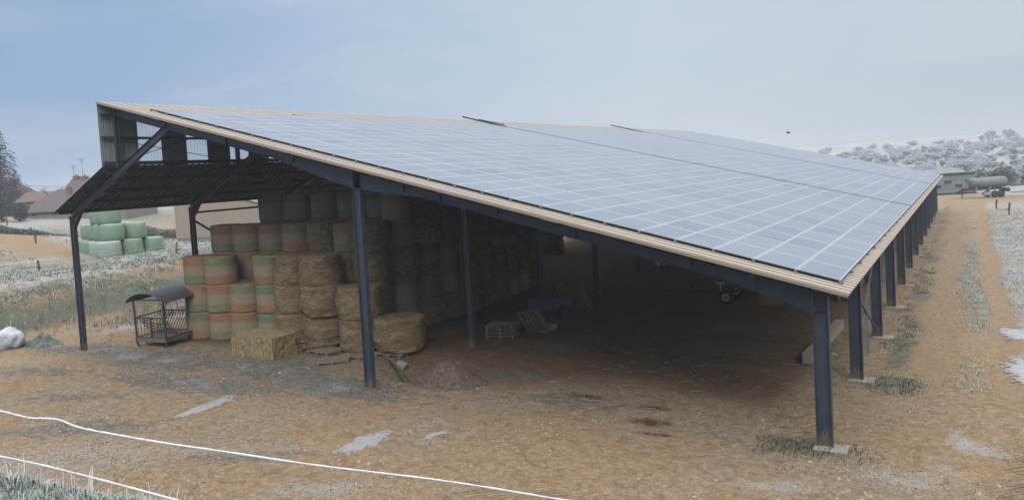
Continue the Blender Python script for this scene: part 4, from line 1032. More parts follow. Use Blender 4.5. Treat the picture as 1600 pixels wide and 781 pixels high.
# low frosty tufts over trampled mud in the yard
def keep_yard(x, y): return (vnoise(x * .8, y * .8, 91) > .52) & ~((x > -30) & (y > 3))
p7 = np.concatenate([clumped(-31, -13, -2.6, 2.8, 1500, 7, .07, keep_yard, 19), clumped(-24, -8, -9, -4.5, 900, 6, .07, keep_yard, 20), clumped(-2, 4, -3.4, 3, 420, 6, .06, keep_yard, 29)])
blades('yard_tufts', p7, M['dry_grass'], 'short frosted tufts over the trampled yard', .02, .07, 1.2, .010, 21)
def scatter_stones(name, pts, rmin, rmax, lab, seed):
    r = random.Random(seed); m = MB(); z = height(pts[:, 0], pts[:, 1])
    base = [(1, 0, 0), (-.5, .87, 0), (-.5, -.87, 0), (0, 0, .8), (.2, .6, .35), (-.6, -.1, .4)]
    for (x, y), zz in zip(pts, z):
        s = r.uniform(rmin, rmax) * (1 if r.random() > .06 else 2.0); a = r.uniform(0, 6.28); c, sn = math.cos(a) * s, math.sin(a) * s; e = r.uniform(.5, 1)
        vs = [(x + c, y + sn, zz), (x - sn * e, y + c * e, zz), (x - c, y - sn, zz), (x + sn * e, y - c * e, zz), (x + c * .4, y + sn * .4, zz + s * .6), (x - c * .45 - sn * .1, y - sn * .45 + c * .1, zz + s * .5)]
        m.add(vs, [(0, 1, 4), (1, 5, 4), (1, 2, 5), (2, 3, 5), (3, 4, 5), (3, 0, 4)])
    return tag(m.build(name, M['stone']), lab, 'gravel', kind='stuff')
p9 = np.concatenate([clumped(-36.4, -33, 2, 9, 120, 9, .10, lambda x, y: x < 0, 51), clumped(-34, -29, -1.2, 1.2, 160, 8, .10, lambda x, y: vnoise(x, y, 9) > .35, 52)])
blades('frosted_tufts', p9, M['dry_grass'], 'frosted stubble at the foot of the bank by the left post', .03, .10, 1.0, .010, 53)
g = np.random.default_rng(23)
ps = np.concatenate([np.stack([g.uniform(-25, 5, 5200), g.uniform(-10, 1.5, 5200)], -1), np.stack([g.uniform(-36, -24, 900), g.uniform(-5, 2, 900)], -1), np.stack([g.uniform(-2, 4.5, 2200), g.uniform(-5, 4, 2200)], -1), np.stack([g.normal(1.8, .9, 700), g.uniform(4, 40, 700)], -1)])
ps = ps[bank_near(ps[:, 0], ps[:, 1]) < .0]; ps = ps[(vnoise(ps[:, 0] * .7, ps[:, 1] * .7, 3) > .35)]
scatter_stones('gravel', ps, .012, .042, 'small pale stones scattered over the earth', 24)
def sticks(name, pts, lmin, lmax, w, lab, seed, cat):
    r = random.Random(seed); m = MB(); z = height(pts[:, 0], pts[:, 1])
    for (x, y), zz in zip(pts, z):
        L = r.uniform(lmin, lmax); a = r.uniform(0, PI); ben = r.uniform(-.4, .4); p0 = Vector((x, y, zz + .008)); p1 = p0 + Vector((math.cos(a), math.sin(a), r.uniform(0, .12))) * L * .5; p2 = p1 + Vector((math.cos(a + ben), math.sin(a + ben), r.uniform(-.12, .05))) * L * .5
        p1.z = max(p1.z, H(p1.x, p1.y) + .008) if L > .3 else p1.z
        m.tube([p0, p1, p2], [w, w * .8, w * .4], 4, 0, False)
    return tag(m.build(name, M['straw']), lab, cat, kind='stuff')
pt = np.stack([g.uniform(-9, -.6, 260), np.abs(g.normal(0, 4.5, 260)) + .3], -1)
sticks('twigs', pt, .1, .5, .009, 'dry twigs lying on the earth under the roof edge', 25, 'twigs')
pst = np.concatenate([np.stack([g.uniform(-24, -12, 1800), g.uniform(.6, 5, 1800)], -1), np.stack([g.uniform(-13.5, -1, 800), g.uniform(1.5, 13, 800)], -1)]); pst = pst[vnoise(pst[:, 0] * .9, pst[:, 1] * .9, 8) > .4]
sticks('straw', pst, .05, .2, .0035, 'loose straw strewn under and before the roof', 26, 'straw')

# ------------------------------------------------------------------ trees, hedges, shrubs
def quads(m, c, n, r, size, rnd, mi=0, flat=.0, tri=True):
    for _ in range(n):
        while True:
            p = Vector((rnd.uniform(-1, 1), rnd.uniform(-1, 1), rnd.uniform(-1, 1)))
            if .15 < p.length < 1: break
        p = Vector((c[0] + p.x * r[0], c[1] + p.y * r[1], c[2] + p.z * r[2])); a = Vector((rnd.gauss(0, 1), rnd.gauss(0, 1), rnd.gauss(0, 1))).normalized(); b = a.cross(Vector((rnd.gauss(0, 1), rnd.gauss(0, 1), rnd.gauss(0, 1)))).normalized(); s = size * rnd.uniform(.5, 1.4)
        m.add([p - a * s, p + b * s * .5, p + a * s, p - b * s * .5], [(0, 1, 2, 3)], mi)
def limb(m, p, d, L, r, depth, rnd, tips):
    q = p + d * L; mid = p + d * L * .5 + Vector((rnd.uniform(-1, 1), rnd.uniform(-1, 1), 0)) * L * .06
    m.tube([p, mid, q], [r, r * .8, r * .6], 6, 0, False)
    if depth <= 2: tips.append(q)
    if depth <= 1: tips.append(mid)
    if depth == 0: return
    for k in range(rnd.choice((2, 3, 3))):
        nd = (d + Vector((rnd.uniform(-1, 1), rnd.uniform(-1, 1), rnd.uniform(-.2, .6))) * .75).normalized(); limb(m, q, nd, L * rnd.uniform(.6, .8), r * .58, depth - 1, rnd, tips)
def make_tree(name, seed, h, leafmat, size=.22, per=34, dens=1.0, wide=1.0, low=True):
    rnd = random.Random(seed); t = MB(); tips = []; limb(t, Vector((0, 0, -.3)), Vector((rnd.uniform(-.05, .05), rnd.uniform(-.05, .05), 1)).normalized(), h * .27, h * .028, 3, rnd, tips)
    root = empty(name, (0, 0, 0)); t.build('trunk', M['bark'], root)
    c = MB()
    for p in tips:
        rr = h * .085 * rnd.uniform(.7, 1.4) * wide; quads(c, p, int(per * dens * rnd.uniform(.5, 1.3)), (rr, rr, rr * .75), size, rnd)
    if low:
        for k in range(9):
            a = rnd.uniform(0, 6.28); q = rnd.uniform(.05, .22) * h; quads(c, (math.cos(a) * q, math.sin(a) * q, h * rnd.uniform(.08, .45)), int(per * 1.6), (h * .16, h * .16, h * .14), size, rnd)
    o = c.build('crown', leafmat, root); return root
protos = [make_tree('frosted_tree', 100 + k, 9.5, M['leaf_frost'], .30, 30) for k in range(5)]
used = set()
def put_tree(k, x, y, s, label, group, sink=.3):
    o = protos[k] if k not in used else copy_tree(protos[k]); used.add(k)
    o.location = (x, y, H(x, y) - sink); o.rotation_euler.z = random.uniform(0, 6.28); o.scale = (s, s, s * random.uniform(.9, 1.1)); return tag(o, label, 'tree', group)
rt = random.Random(77)
U = Vector((.857, .515, 0)); V_ = Vector((-.517, .856, 0))
for k in range(150):
    d = 128 + 250 * (k / 150) ** 1.15 + rt.uniform(-6, 6); px = rt.uniform(1235, 1660); lat = (px - 800) / 1183 * d
    if d < 150 and px < 1545: continue
    p = CAM + V_ * d + U * lat
    put_tree(k % 5, p.x, p.y, rt.uniform(.36, .62), 'white frosted tree on the hazy wooded slope beyond the far end', 'hazy frosted trees on the far slope')
for k in range(6):
    d = rt.uniform(390, 450); px = (1536, 1546, 1553, 1573, 1577, 1584)[k]; lat = (px - 800) / 1183 * d; p = CAM + V_ * d + U * lat
    put_tree(k % 5, p.x, p.y, rt.uniform(.7, 1.0), 'tall ghostly tree on the crest almost lost in the fog', 'foggy trees on the far crest')
# bushes behind the tank
def make_bush(name, seed, r, mat, n, size):
    rnd = random.Random(seed); m = MB(); st = MB(); root = empty(name, (0, 0, 0))
    for k in range(9):
        a = rnd.uniform(0, 6.28); d = rnd.uniform(0, .7) * r[0]; c = (math.cos(a) * d, math.sin(a) * d * r[1] / r[0], r[2] * rnd.uniform(.35, 1.1)); q = rnd.uniform(.35, .6)
        quads(m, c, n // 9, (r[0] * q, r[1] * q, r[2] * q * .8), size, rnd); st.tube([(c[0] * .2, c[1] * .2, -.3), (c[0] * .7, c[1] * .7, c[2] * .6), c], [.06, .04, .02], 5)
    st.build('stem', M['bark'], root); m.build('foliage', mat, root); return root
for k, (px, d, s) in enumerate(((1538, 128, 1.15), (1556, 132, 1.0), (1574, 126, 1.3), (1592, 134, 1.1), (1610, 128, 1.2), (1520, 140, .9))):
    lat = (px - 800) / 1183 * d; p = CAM + V_ * d + U * lat
    o = make_bush('frosted_bush', 40 + k, (2.6 * s, 2.4 * s, 1.9 * s), M['leaf_frost'] if k % 2 else M['leaf_hedge'], 1300, .22); o.location = (p.x, p.y, H(p.x, p.y)); tag(o, ['frosted bush behind the middle of the tank', 'frosted bush behind the rear of the tank', 'large dark twigged bush right of the tank', 'pale frosted bush at the right edge behind the implement', 'frosted bush farthest right', 'low dark bush beside the white slatted wall'][k], 'bush', 'bushes behind the tank')
bprot = []
for k in range(4):
    o = make_bush('frosted_bush', 90 + k, (3.0, 2.8, 1.7), M['leaf_frost'], 900, .30); bprot.append(o)
for k in range(120):
    d = 126 + 330 * (k / 120) ** 1.1 + rt.uniform(-5, 5); px = rt.uniform(1235, 1660); lat = (px - 800) / 1183 * d
    if d < 150 and px < 1545: d += 30
    p = CAM + V_ * d + U * ((px - 800) / 1183 * d); o = bprot[k] if k < 4 else copy_tree(bprot[k % 4]); sc_ = rt.uniform(.7, 1.5)
    o.location = (p.x, p.y, H(p.x, p.y)); o.rotation_euler.z = rt.uniform(0, 6.28); o.scale = (sc_, sc_, sc_ * rt.uniform(.8, 1.2)); tag(o, 'white frosted bush among the trees of the hazy far slope', 'bush', 'frosted bushes on the far slope')
# conifer at the left edge
def conifer(loc, h, rad, seed, label):
    rnd = random.Random(seed); root = empty('conifer', loc); t = MB(); t.tube([(loc[0], loc[1], loc[2] - .4), (loc[0], loc[1], loc[2] + h)], [.32, .04], 8); t.build('trunk', M['bark'], root); m = MB(); z = h * .12
    while z < h * .985:
        f = 1 - z / h; nb = 7 if f > .3 else 5; a0 = rnd.uniform(0, 6.28)
        for k in range(nb):
            a = a0 + k * 6.283 / nb + rnd.uniform(-.3, .3); L = (rad * (f ** .75) + .25) * rnd.uniform(.7, 1.12); d = Vector((math.cos(a), math.sin(a), 0)); n = int(26 + 64 * f)
            for q in range(n):
                u = rnd.uniform(.08, 1); wv = .10 + .42 * (1 - u) * f; p = Vector(loc) + Vector((0, 0, z)) + d * (L * u) + Vector((-d.y, d.x, 0)) * rnd.gauss(0, wv * .6) + Vector((0, 0, .22 * L * u - .42 * L * u * u + rnd.gauss(0, .09)))
                s = rnd.uniform(.09, .22); aa = (d + Vector((rnd.uniform(-.6, .6), rnd.uniform(-.6, .6), rnd.uniform(-.7, .2)))).normalized(); bb = aa.cross(Vector((rnd.uniform(-.4, .4), rnd.uniform(-.4, .4), 1))).normalized(); m.add([p - aa * s, p + bb * s * .55, p + aa * s * 1.2, p - bb * s * .55], [(0, 1, 2, 3)])
        z += h * .026 + .08
    m.build('crown', M['leaf_conifer'], root); return tag(root, label, 'tree')
conifer((-128.6, 42.8, H(-128.6, 42.8)), 13.7, 4.6, 5, 'tall dark conifer rising behind the orange roofed house at left')
conifer((-112.6, 33.9, H(-112.6, 33.9) - .2), 4.6, 1.5, 6, 'short dark conifer at the left edge before the houses')
o = make_bush('evergreen_shrub', 61, (2.4, 2.0, 1.9), M['leaf_dark'], 3200, .12); o.location = (-109.9, 36.0, H(-109.9, 36)); tag(o, 'broad dark evergreen shrub in front of the low tiled house', 'shrub')
def hedge(a, b, h, w, mat, n, seed, label, size=.12):
    rnd = random.Random(seed); m = MB(); a, b = Vector(a), Vector(b); st = MB(); L = (b - a).length; d = (b - a) / L; sd = Vector((-d.y, d.x, 0))
    root = empty('hedge', (a.x, a.y, 0), label, 'hedge')
    for _ in range(n):
        u = rnd.random() * L; p = a + d * u + sd * rnd.uniform(-w, w) / 2; hh = h * (.82 + .3 * mnoise.noise(Vector((u * .35, seed, 0)))); z = H(p.x, p.y) + hh * rnd.random() ** .7; s = size * rnd.uniform(.6, 1.4)
        aa = Vector((rnd.gauss(0, 1), rnd.gauss(0, 1), rnd.gauss(0, 1.3))).normalized(); bb = aa.cross(Vector((rnd.gauss(0, 1), rnd.gauss(0, 1), rnd.gauss(0, 1)))).normalized(); p = Vector((p.x, p.y, z)); m.add([p - aa * s, p + bb * s * .5, p + aa * s, p - bb * s * .5], [(0, 1, 2, 3)])
    for k in range(int(L / .8)): p = a + d * (k * .8); z = H(p.x, p.y); st.tube([(p.x, p.y, z - .2), (p.x, p.y, z + h * .8)], .04, 5)
    st.build('stem', M['bark'], root); m.build('foliage', mat, root); return root
hedge((-97, 25.5, 0), (-84, 34.5, 0), 1.35, 1.2, M['leaf_hedge'], 9000, 3, 'long clipped grey hedge along the upper field before the houses')
hedge((-93, 41.5, 0), (-84.5, 46, 0), 1.4, 1.3, M['leaf_hedge'], 5000, 4, 'frosted hedge behind the green wrapped bales')
hedge((-30, 158, 0), (26, 182, 0), 1.7, 2.0, M['leaf_hedge'], 3500, 7, 'dark hedgerow line crossing the frosty slope beyond the tank', .25)
hedge((-150, 66, 0), (-104, 96, 0), 5.0, 4, M['leaf_frost'], 7000, 5, 'tall frosted tree belt far behind the hedge', .35)
# frosted bush beside the leaning fence post
rnd = random.Random(9); m = MB(); bx, by = -46.1, 17.0; bz = H(bx, by)
for k in range(46):
    a = rnd.uniform(0, 6.28); p0 = Vector((bx + rnd.uniform(-1.0, 1.0), by + rnd.uniform(-.9, .9), bz - .05)); L = rnd.uniform(.35, 1.0); d = Vector((math.cos(a) * .45, math.sin(a) * .45, 1)).normalized(); p1 = p0 + d * L * .6; p2 = p1 + (d + Vector((math.cos(a), math.sin(a), -.4)) * .5) * L * .4
    m.tube([p0, p1, p2], [.016, .013, .006], 5)
    for q in range(16):
        t_ = rnd.uniform(.2, 1); p = p0.lerp(p1, t_ / .6) if t_ < .6 else p1.lerp(p2, (t_ - .6) / .4); e = Vector((rnd.uniform(-1, 1), rnd.uniform(-1, 1), rnd.uniform(-.4, .7))).normalized() * rnd.uniform(.05, .16); sd = e.cross(Vector((.3, .5, .8))).normalized() * .014; m.add([p - sd, p + sd, p + e], [(0, 1, 2)])
tag(m.build('frosted_plant', M['weed']), 'spiky white frosted plant beside the fence post right of the green bales', 'plant')

# ------------------------------------------------------------------ fence on the upper field
fence = empty('wire_fence', (-47.9, 6.9, 0), 'old post and wire fence running in front of the green wrapped bales', 'fence')
fp = [(-47.94, 6.83, .75, .03), (-46.74, 15.75, .85, -.10), (-50.5, 0.0, .8, .05), (-45.3, 24, .8, 0)]
for x, y, hgt_, ln in fp:
    z = H(x, y); m = MB(); m.tube([(x, y, z - .3), (x + ln * .5, y - ln, z + hgt_ * .6), (x + ln, y - ln * 2, z + hgt_)], [.075, .07, .065], 8); m.build('post', M['post'], fence)
for hz in (.45, .68):
    pts = []
    for (x0, y0, h0, l0), (x1, y1, h1, l1) in ((fp[2], fp[0]), (fp[0], fp[1]), (fp[1], fp[3])):
        for k in range(8):
            t_ = k / 8; x, y = x0 + (x1 - x0) * t_, y0 + (y1 - y0) * t_; za, zb = H(x0, y0) + hz, H(x1, y1) + hz; pts.append((x + .08, y, za + (zb - za) * t_ - .10 * math.sin(PI * t_)))
    MB().tube(pts, .011, 5).build('wire', M['wire'], fence)
for k, (x, y, hgt_) in enumerate(((-67.7, 16.65, 1.0), (-78.8, 21.86, .95), (-105, 31.95, 1.1), (5.25, 74.7, 1.0), (6.07, 67.0, 1.15))):
    z = H(x, y); m = MB(); m.tube([(x, y, z - .3), (x, y, z + hgt_ * .5), (x + .05, y - .06, z + hgt_)], [.10, .095, .085], 8)
    tag(m.build('fence_post', M['post']), ['dark lone post on the upper field behind the nearest fence post', 'thin lone post at the edge of the clay road', 'thin post far left before the hedge', 'short grey post in front of the tank wheel', 'taller grey post at the right of the track'][k], 'post', 'lone fence posts')

# ------------------------------------------------------------------ houses at the left
def hip_house(name, base, u, v, Lu, Lv, z0, ze, zr, mats, label, hipl=True, hipr=False, chim=(), wins=(), ridge_shift=0, ant=()):
    u, v = Vector(u), Vector(v); root = empty(name, base, label, 'house'); B = Vector(base)
    def P(a, b, z): q = B + u * a + v * b; return (q.x, q.y, z)
    m = MB(); m.add([P(0, 0, z0), P(Lu, 0, z0), P(Lu, Lv, z0), P(0, Lv, z0), P(0, 0, ze), P(Lu, 0, ze), P(Lu, Lv, ze), P(0, Lv, ze)], [(0, 1, 5, 4), (1, 2, 6, 5), (2, 3, 7, 6), (3, 0, 4, 7)])
    r0, r1 = (Lv * .5 if hipl else 0), (Lu - Lv * .5 if hipr else Lu)
    if not hipl: m.add([P(0, 0, ze), P(0, Lv, ze), P(0, Lv / 2, zr - .06)], [(0, 1, 2)])
    if not hipr: m.add([P(Lu, 0, ze), P(Lu, Lv, ze), P(Lu, Lv / 2, zr - .06)], [(2, 1, 0)])
    m.build('wall', mats[0], root)
    o = .35; m = MB(); zl = ze - o * (zr - ze) / (Lv / 2)
    up = [P(-o, -o, zl), P(Lu + o, -o, zl), P(Lu + o, Lv + o, zl), P(-o, Lv + o, zl), P(r0 - (0 if hipl else o), Lv / 2, zr), P(r1 + (0 if hipr else o), Lv / 2, zr)]
    dn = [(a, b, c - .14) for a, b, c in up]
    fs = [(0, 1, 5, 4), (2, 3, 4, 5), (3, 0, 4), (1, 2, 5)]
    m.add(up + dn, fs + [tuple(i + 6 for i in f[::-1]) for f in fs] + [(0, 6, 7, 1), (1, 7, 8, 2), (2, 8, 9, 3), (3, 9, 6, 0)])
    rf = m.build('roof', mats[1], root)
    for a, b, zc, w in chim:
        m = MB(); q = P(a, b, 0); m.box((q[0], q[1], zc - .7), (w, w * .8, 1.9), Rz(math.atan2(u.y, u.x))); m.box((q[0], q[1], zc + .27), (w + .1, w * .8 + .1, .1), Rz(math.atan2(u.y, u.x)))
        m.tube([(q[0], q[1], zc + .3), (q[0], q[1], zc + .62)], .13, 8); m.build('chimney', M['brick'], rf)
    for a, z, w, h in wins:
        m = MB(); q = B + u * a - v * .03; m.box((q.x, q.y, z), (w, .05, h), Rz(math.atan2(u.y, u.x))); m.build('window', M['dark_gl'], root)
    for a, b, zb, h in ant:
        q = P(a, b, 0); m = MB(); m.tube([(q[0], q[1], zb), (q[0], q[1], zb + h)], .03, 5)
        for k, w in ((0, .6), (.2, .5), (.4, .35)): e = u * w; m.tube([(q[0] - e.x, q[1] - e.y, zb + h - k), (q[0] + e.x, q[1] + e.y, zb + h - k)], .018, 4)
        m.build('antenna', M['dark_metal'], root)
    return root
Uh, Vh = (.857, .515, 0), (-.515, .857, 0)
hip_house('house', (-115.4, 38.5, 4.0), Uh, Vh, 13.5, 7.4, 3.4, 5.15, 8.0, (M['plaster'], M['tile']), 'low house with wide hipped brown tile roof and stub chimney', True, False, ((5.9, 2.9, 7.9, .6),), ((2.2, 4.6, .6, .5), (5.2, 4.6, .8, .5)))
hip_house('house', (-122.9, 42.1, 4.0), Uh, Vh, 7.5, 5.6, 3.0, 6.6, 7.9, (M['plaster'], M['tile_red']), 'small reddish roofed house peeping over the low tile roof', False, False, (), ((2, 5.5, .7, .7),))
hip_house('house', (-112.6, 42.6, 4.0), (.93, .37, 0), (-.37, .93, 0), 11, 7.5, 3.0, 6.4, 9.55, (M['plaster'], M['tile']), 'taller house with steep brown roof, two brick chimneys and antennas', False, False, ((.5, 3.7, 9.6, .8), (1.9, 3.7, 9.5, .8)), ((3, 6, .8, .8),), 0, ((.1, 3.7, 9.6, 1.9), (1.6, 3.7, 9.6, 2.9)))
hip_house('house', (-139.6, 37.0, 4.0), Uh, Vh, 15.5, 8, 3.0, 6.4, 9.9, (M['plaster'], M['tile_red']), 'house with orange tiled hip roof and brick chimney at the left edge', True, True, ((11.3, 4, 10.0, 1.1),), ((4, 5.2, .9, .9), (9, 5.2, .9, .9)))
pl_pts = []
for k in range(15): t_ = k / 14; pl_pts.append((-140 + 40 * t_, 50 + 16 * t_, 9.4 - .6 * t_ - 1.0 * math.sin(PI * t_)))
tag(MB().tube(pl_pts, .02, 4).build('power_line', M['dark_metal']), 'thin sagging power line above the house roofs', 'power line')
# bare tree between the houses
o = make_tree('bare_tree', 205, 7.2, M['leaf_hedge'], .06, 3, low=False); o.location = (-116.5, 44.5, H(-116.5, 44.5)); tag(o, 'bare twiggy tree behind the low tile roofed house', 'tree')
# tan shed behind the lean-to
sh = empty('farm_shed', (-64.4, 28.3, 0), 'tan clad farm shed on a grey block base behind the bales', 'shed')
us = Vector((.84, .543, 0)); vs_ = Vector((-.543, .84, 0)); SB = Vector((-64.45, 28.2, 0))
def SP(a, b, z): q = SB + us * a + vs_ * b; return (q.x, q.y, z)
m = MB(); W_ = 12.0; D_ = 9.0
m.add([SP(.03, .03, -.6), SP(W_ - .03, .03, -.6), SP(W_ - .03, D_, -.6), SP(.03, D_, -.6), SP(.03, .03, 2.1), SP(W_ - .03, .03, 2.1), SP(W_ - .03, D_, 2.1), SP(.03, D_, 2.1)], [(0, 1, 5, 4), (1, 2, 6, 5), (2, 3, 7, 6), (3, 0, 4, 7)]); m.build('block_base', M['block'], sh)
m = MB(); n = 72; top = lambda a: 6.55 - abs(a - 3.6) * .30
for k in range(n):
    a0, a1 = W_ * k / n, W_ * (k + .55) / n; a2 = W_ * (k + 1) / n
    m.add([SP(a0, -.02, 2.08), SP(a1, -.02, 2.08), SP(a1, -.02, top(a1)), SP(a0, -.02, top(a0))], [(0, 1, 2, 3)]); m.add([SP(a1, -.02, 2.08), SP(a2, .02, 2.08), SP(a2, .02, top(a2)), SP(a1, -.02, top(a1))], [(0, 1, 2, 3)])
for a, b0, b1 in ((0, 0, D_), (W_, 0, D_)): m.add([SP(a, b0, 2.08), SP(a, b1, 2.08), SP(a, b1, top(a)), SP(a, b0, top(a))], [(0, 1, 2, 3)])
m.add([SP(0, D_, 2.08), SP(W_, D_, 2.08), SP(W_, D_, top(W_)), SP(3.6, D_, top(3.6)), SP(0, D_, top(0))], [(0, 1, 2, 3, 4)])
m.build('cladding', M['tan_clad'], sh)
m = MB()
for a0, a1 in ((-.15, 3.6), (3.6, W_ + .2)):
    up = [SP(a0, -.12, top(a0) + .10), SP(a1, -.12, top(a1) + .10), SP(a1, D_ + .1, top(a1) + .10), SP(a0, D_ + .1, top(a0) + .10)]; dn = [(x, y, z - .09) for x, y, z in up]
    m.add(up + dn, [(0, 1, 2, 3), (7, 6, 5, 4), (0, 4, 5, 1), (1, 5, 6, 2), (2, 6, 7, 3), (3, 7, 4, 0)])
m.build('roof', M['grey_roof'], sh)

# ------------------------------------------------------------------ far right: tank, slatted wall, implement
tk = empty('tank_trailer', (4.9, 97.0, 0), 'pale grey green liquid tank on a rusty farm trailer beyond the track', 'tank trailer')
TB = Vector((4.9, 96.6, H(4.9, 96.6))); ut_, vt_ = Vector((.857, .515, 0)), Vector((-.515, .857, 0))
def TP(a, b, z): return TB + ut_ * a + vt_ * b + Vector((0, 0, z))
m = MB(); m.tube([TP(-2.35, 0, 1.92), TP(-2.28, 0, 1.92), TP(-2.05, 0, 1.92), TP(2.05, 0, 1.92), TP(2.28, 0, 1.92), TP(2.35, 0, 1.92)], [.35, .6, .72, .72, .6, .35], 24); o = m.build('tank', M['tank'], tk, True)
m = MB(); m.tube([TP(-1.3, 0, 2.6), TP(-1.3, 0, 2.75)], .28, 14); m.build('lid', M['dark_metal'], o)
m = MB()
for a in (-1.7, 0, 1.7): m.box(TP(a, 0, 1.27), (.22, 1.1, .24), Rz(math.atan2(.515, .857)))
m.build('saddle', M['concrete'], tk)
m = MB()
for b in (-.45, .45): m.bar(TP(-3.1, b, 1.08), TP(2.5, b, 1.08), .14, .16)
m.bar(TP(-3.1, -.45, 1.05), TP(-4.3, 0, .78), .12, .12); m.bar(TP(-3.1, .45, 1.05), TP(-4.3, 0, .78), .12, .12); m.bar(TP(-3.3, 0, .9), TP(-3.3, 0, .05), .14, .14); m.box(TP(-2.7, 0, 1.22), (.9, .9, .18), Rz(.54)); m.box(TP(2.2, 0, .85), (.7, 1.2, .35), Rz(.54)); m.build('chassis', M['dark_metal'], tk)
for b in (-.75, .75):
    for a in (.45, 1.25): 
        if b < 0 or a < 1: wheel(tk, TP(a, b, .45), vt_, .45, .3, M['dark_metal'])
m = MB(); m.box(TP(-.5, -.62, .55), (.9, .4, .4), Rz(.54)); m.build('toolbox', M['pale_wall'], tk)
im = empty('farm_implement', (9.2, 100.0, 0), 'dark wheeled implement with pale drawbar at the right edge beside the tank', 'farm implement')
IB = Vector((9.6, 98.6, H(9.6, 98.6)))
def IP(a, b, z): return IB + ut_ * a + vt_ * b + Vector((0, 0, z))
m = MB(); m.bar(IP(-2.4, 0, .55), IP(-.2, -.5, .55), .14, .14); m.bar(IP(-2.4, 0, .55), IP(-.2, .5, .55), .14, .14); m.build('drawbar', M['concrete'], im)
m = MB(); m.bar(IP(-.3, 0, .8), IP(3.2, 0, .8), .9, .18); m.bar(IP(-.3, 0, 1.5), IP(3.2, 0, 1.5), .1, .1); m.bar(IP(-.2, 0, .8), IP(-.2, 0, 1.9), .1, .1); m.bar(IP(-2.3, .3, 1.35), IP(-.2, .0, 1.45), .08, .08); m.build('frame', M['dark_metal'], im)
for b in (-.7, .7): wheel(im, IP(.5, b, .45), vt_, .45, .3, M['dark_metal'])
ws = empty('slatted_barn', (-2.5, 108, 0), 'low whitewashed slatted barn with dark roof edge beyond the far end', 'barn')
WBs = Vector((-3.6, 103.5, H(-3, 104) - .2))
def WP_(a, b, z): q = WBs + ut_ * a + vt_ * b; return Vector((q.x, q.y, q.z + z))
m = MB(); m.bar(WP_(0, 0, 1.75), WP_(8.5, 0, 1.75), .1, 2.7)
for k in range(43): m.bar(WP_(.1 + k * .2, -.07, .42), WP_(.1 + k * .2, -.07, 3.08), .05, .07)
for z in (.5, 1.1, 1.7, 2.3): m.bar(WP_(0, -.12, z), WP_(8.5, -.12, z), .04, .06)
m.build('wall', M['pale_wall'], ws)
m = MB(); m.bar(WP_(-.1, .0, .2), WP_(8.6, 0, .2), .3, .4); m.build('plinth', M['dark_metal'], ws)
for k in range(5): 
    m = MB(); m.bar(WP_(1.0 + k * 1.5, -.13, 2.0 - (k % 2) * .6), WP_(2.0 + k * 1.5, -.13, 2.0 - (k % 2) * .6), .08, .35); m.build('window', M['dark_gl'], ws)
m = MB(); m.bar(WP_(8.45, -.1, .2), WP_(8.45, -.1, 3.2), .12, .12, (1, 0, 0)); m.build('corner_post', M['white'], ws)
m = MB(); up = [WP_(-.3, -.4, 3.15), WP_(8.9, -.4, 3.3), WP_(8.9, 7, 3.0), WP_(-.3, 7, 2.85)]; m.add(up + [p - Vector((0, 0, .14)) for p in up], [(0, 1, 2, 3), (7, 6, 5, 4), (0, 4, 5, 1), (1, 5, 6, 2), (2, 6, 7, 3), (3, 7, 4, 0)]); m.build('roof', M['dark_metal'], ws)
gb = empty('grey_roofed_shed', (-4, 128, 0), 'grey green roofed shed showing above the slatted barn', 'shed')
GBs = Vector((-6.5, 124, H(-5, 125) - 1.1))
def GP(a, b, z): q = GBs + ut_ * a + vt_ * b; return (q.x, q.y, GBs.z + z)
m = MB(); m.add([GP(0, 0, 0), GP(11, 0, 0), GP(11, 7, 0), GP(0, 7, 0), GP(0, 0, 3.2), GP(11, 0, 3.2), GP(11, 7, 3.2), GP(0, 7, 3.2), GP(0, 3.5, 4.1), GP(11, 3.5, 4.1)], [(0, 1, 5, 4), (1, 2, 6, 9, 5), (2, 3, 7, 6), (3, 0, 4, 8, 7)]); m.build('wall', M['pale_wall'], gb)
m = MB(); up = [GP(-.3, -.4, 3.15), GP(11.3, -.4, 3.15), GP(11.3, 3.5, 4.22), GP(-.3, 3.5, 4.22), GP(11.3, 7.4, 3.15), GP(-.3, 7.4, 3.15)]; m.add(up + [(x, y, z - .1) for x, y, z in up], [(0, 1, 2, 3), (3, 2, 4, 5), (9, 8, 7, 6), (11, 10, 8, 9), (0, 6, 7, 1), (5, 4, 10, 11), (1, 7, 8, 2), (2, 8, 10, 4), (0, 3, 9, 6), (3, 5, 11, 9)]); m.build('roof', M['grey_roof'], gb)
# bird
bp = Vector((-11.34, 54.86, 8.95 + .0)); m = MB(); m.tube([bp + ut_ * -.17, bp + ut_ * -.06, bp + ut_ * .07, bp + ut_ * .15, bp + ut_ * .2], [.012, .055, .06, .035, .008], 8)
for s in (-1, 1): m.add([bp + ut_ * .07, bp + ut_ * -.06, bp + ut_ * -.08 + vt_ * s * .22 + Vector((0, 0, .12)), bp + ut_ * .04 + vt_ * s * .2 + Vector((0, 0, .13)), bp + ut_ * -.06 + vt_ * s * .38 + Vector((0, 0, .06))], [(0, 1, 2, 3), (3, 2, 4)])
tag(m.build('bird', M['bird']), 'small dark bird flying above the far roof edge', 'bird')

# ------------------------------------------------------------------ air, sky, light
HZ = NT('mist'); pv = HZ.node('ShaderNodeVolumePrincipled'); pv.inputs['Color'].default_value = (.90, .94, 1, 1); pv.inputs['Density'].default_value = .0011; pv.inputs['Anisotropy'].default_value = .4
HZ.link(pv.outputs[0], HZ.out.inputs['Volume'])
m = MB(); m.box(((-700 + 480) / 2, 330, 4), (1220, 820, 34)); tag(m.build('haze', HZ.m), kind='stuff')

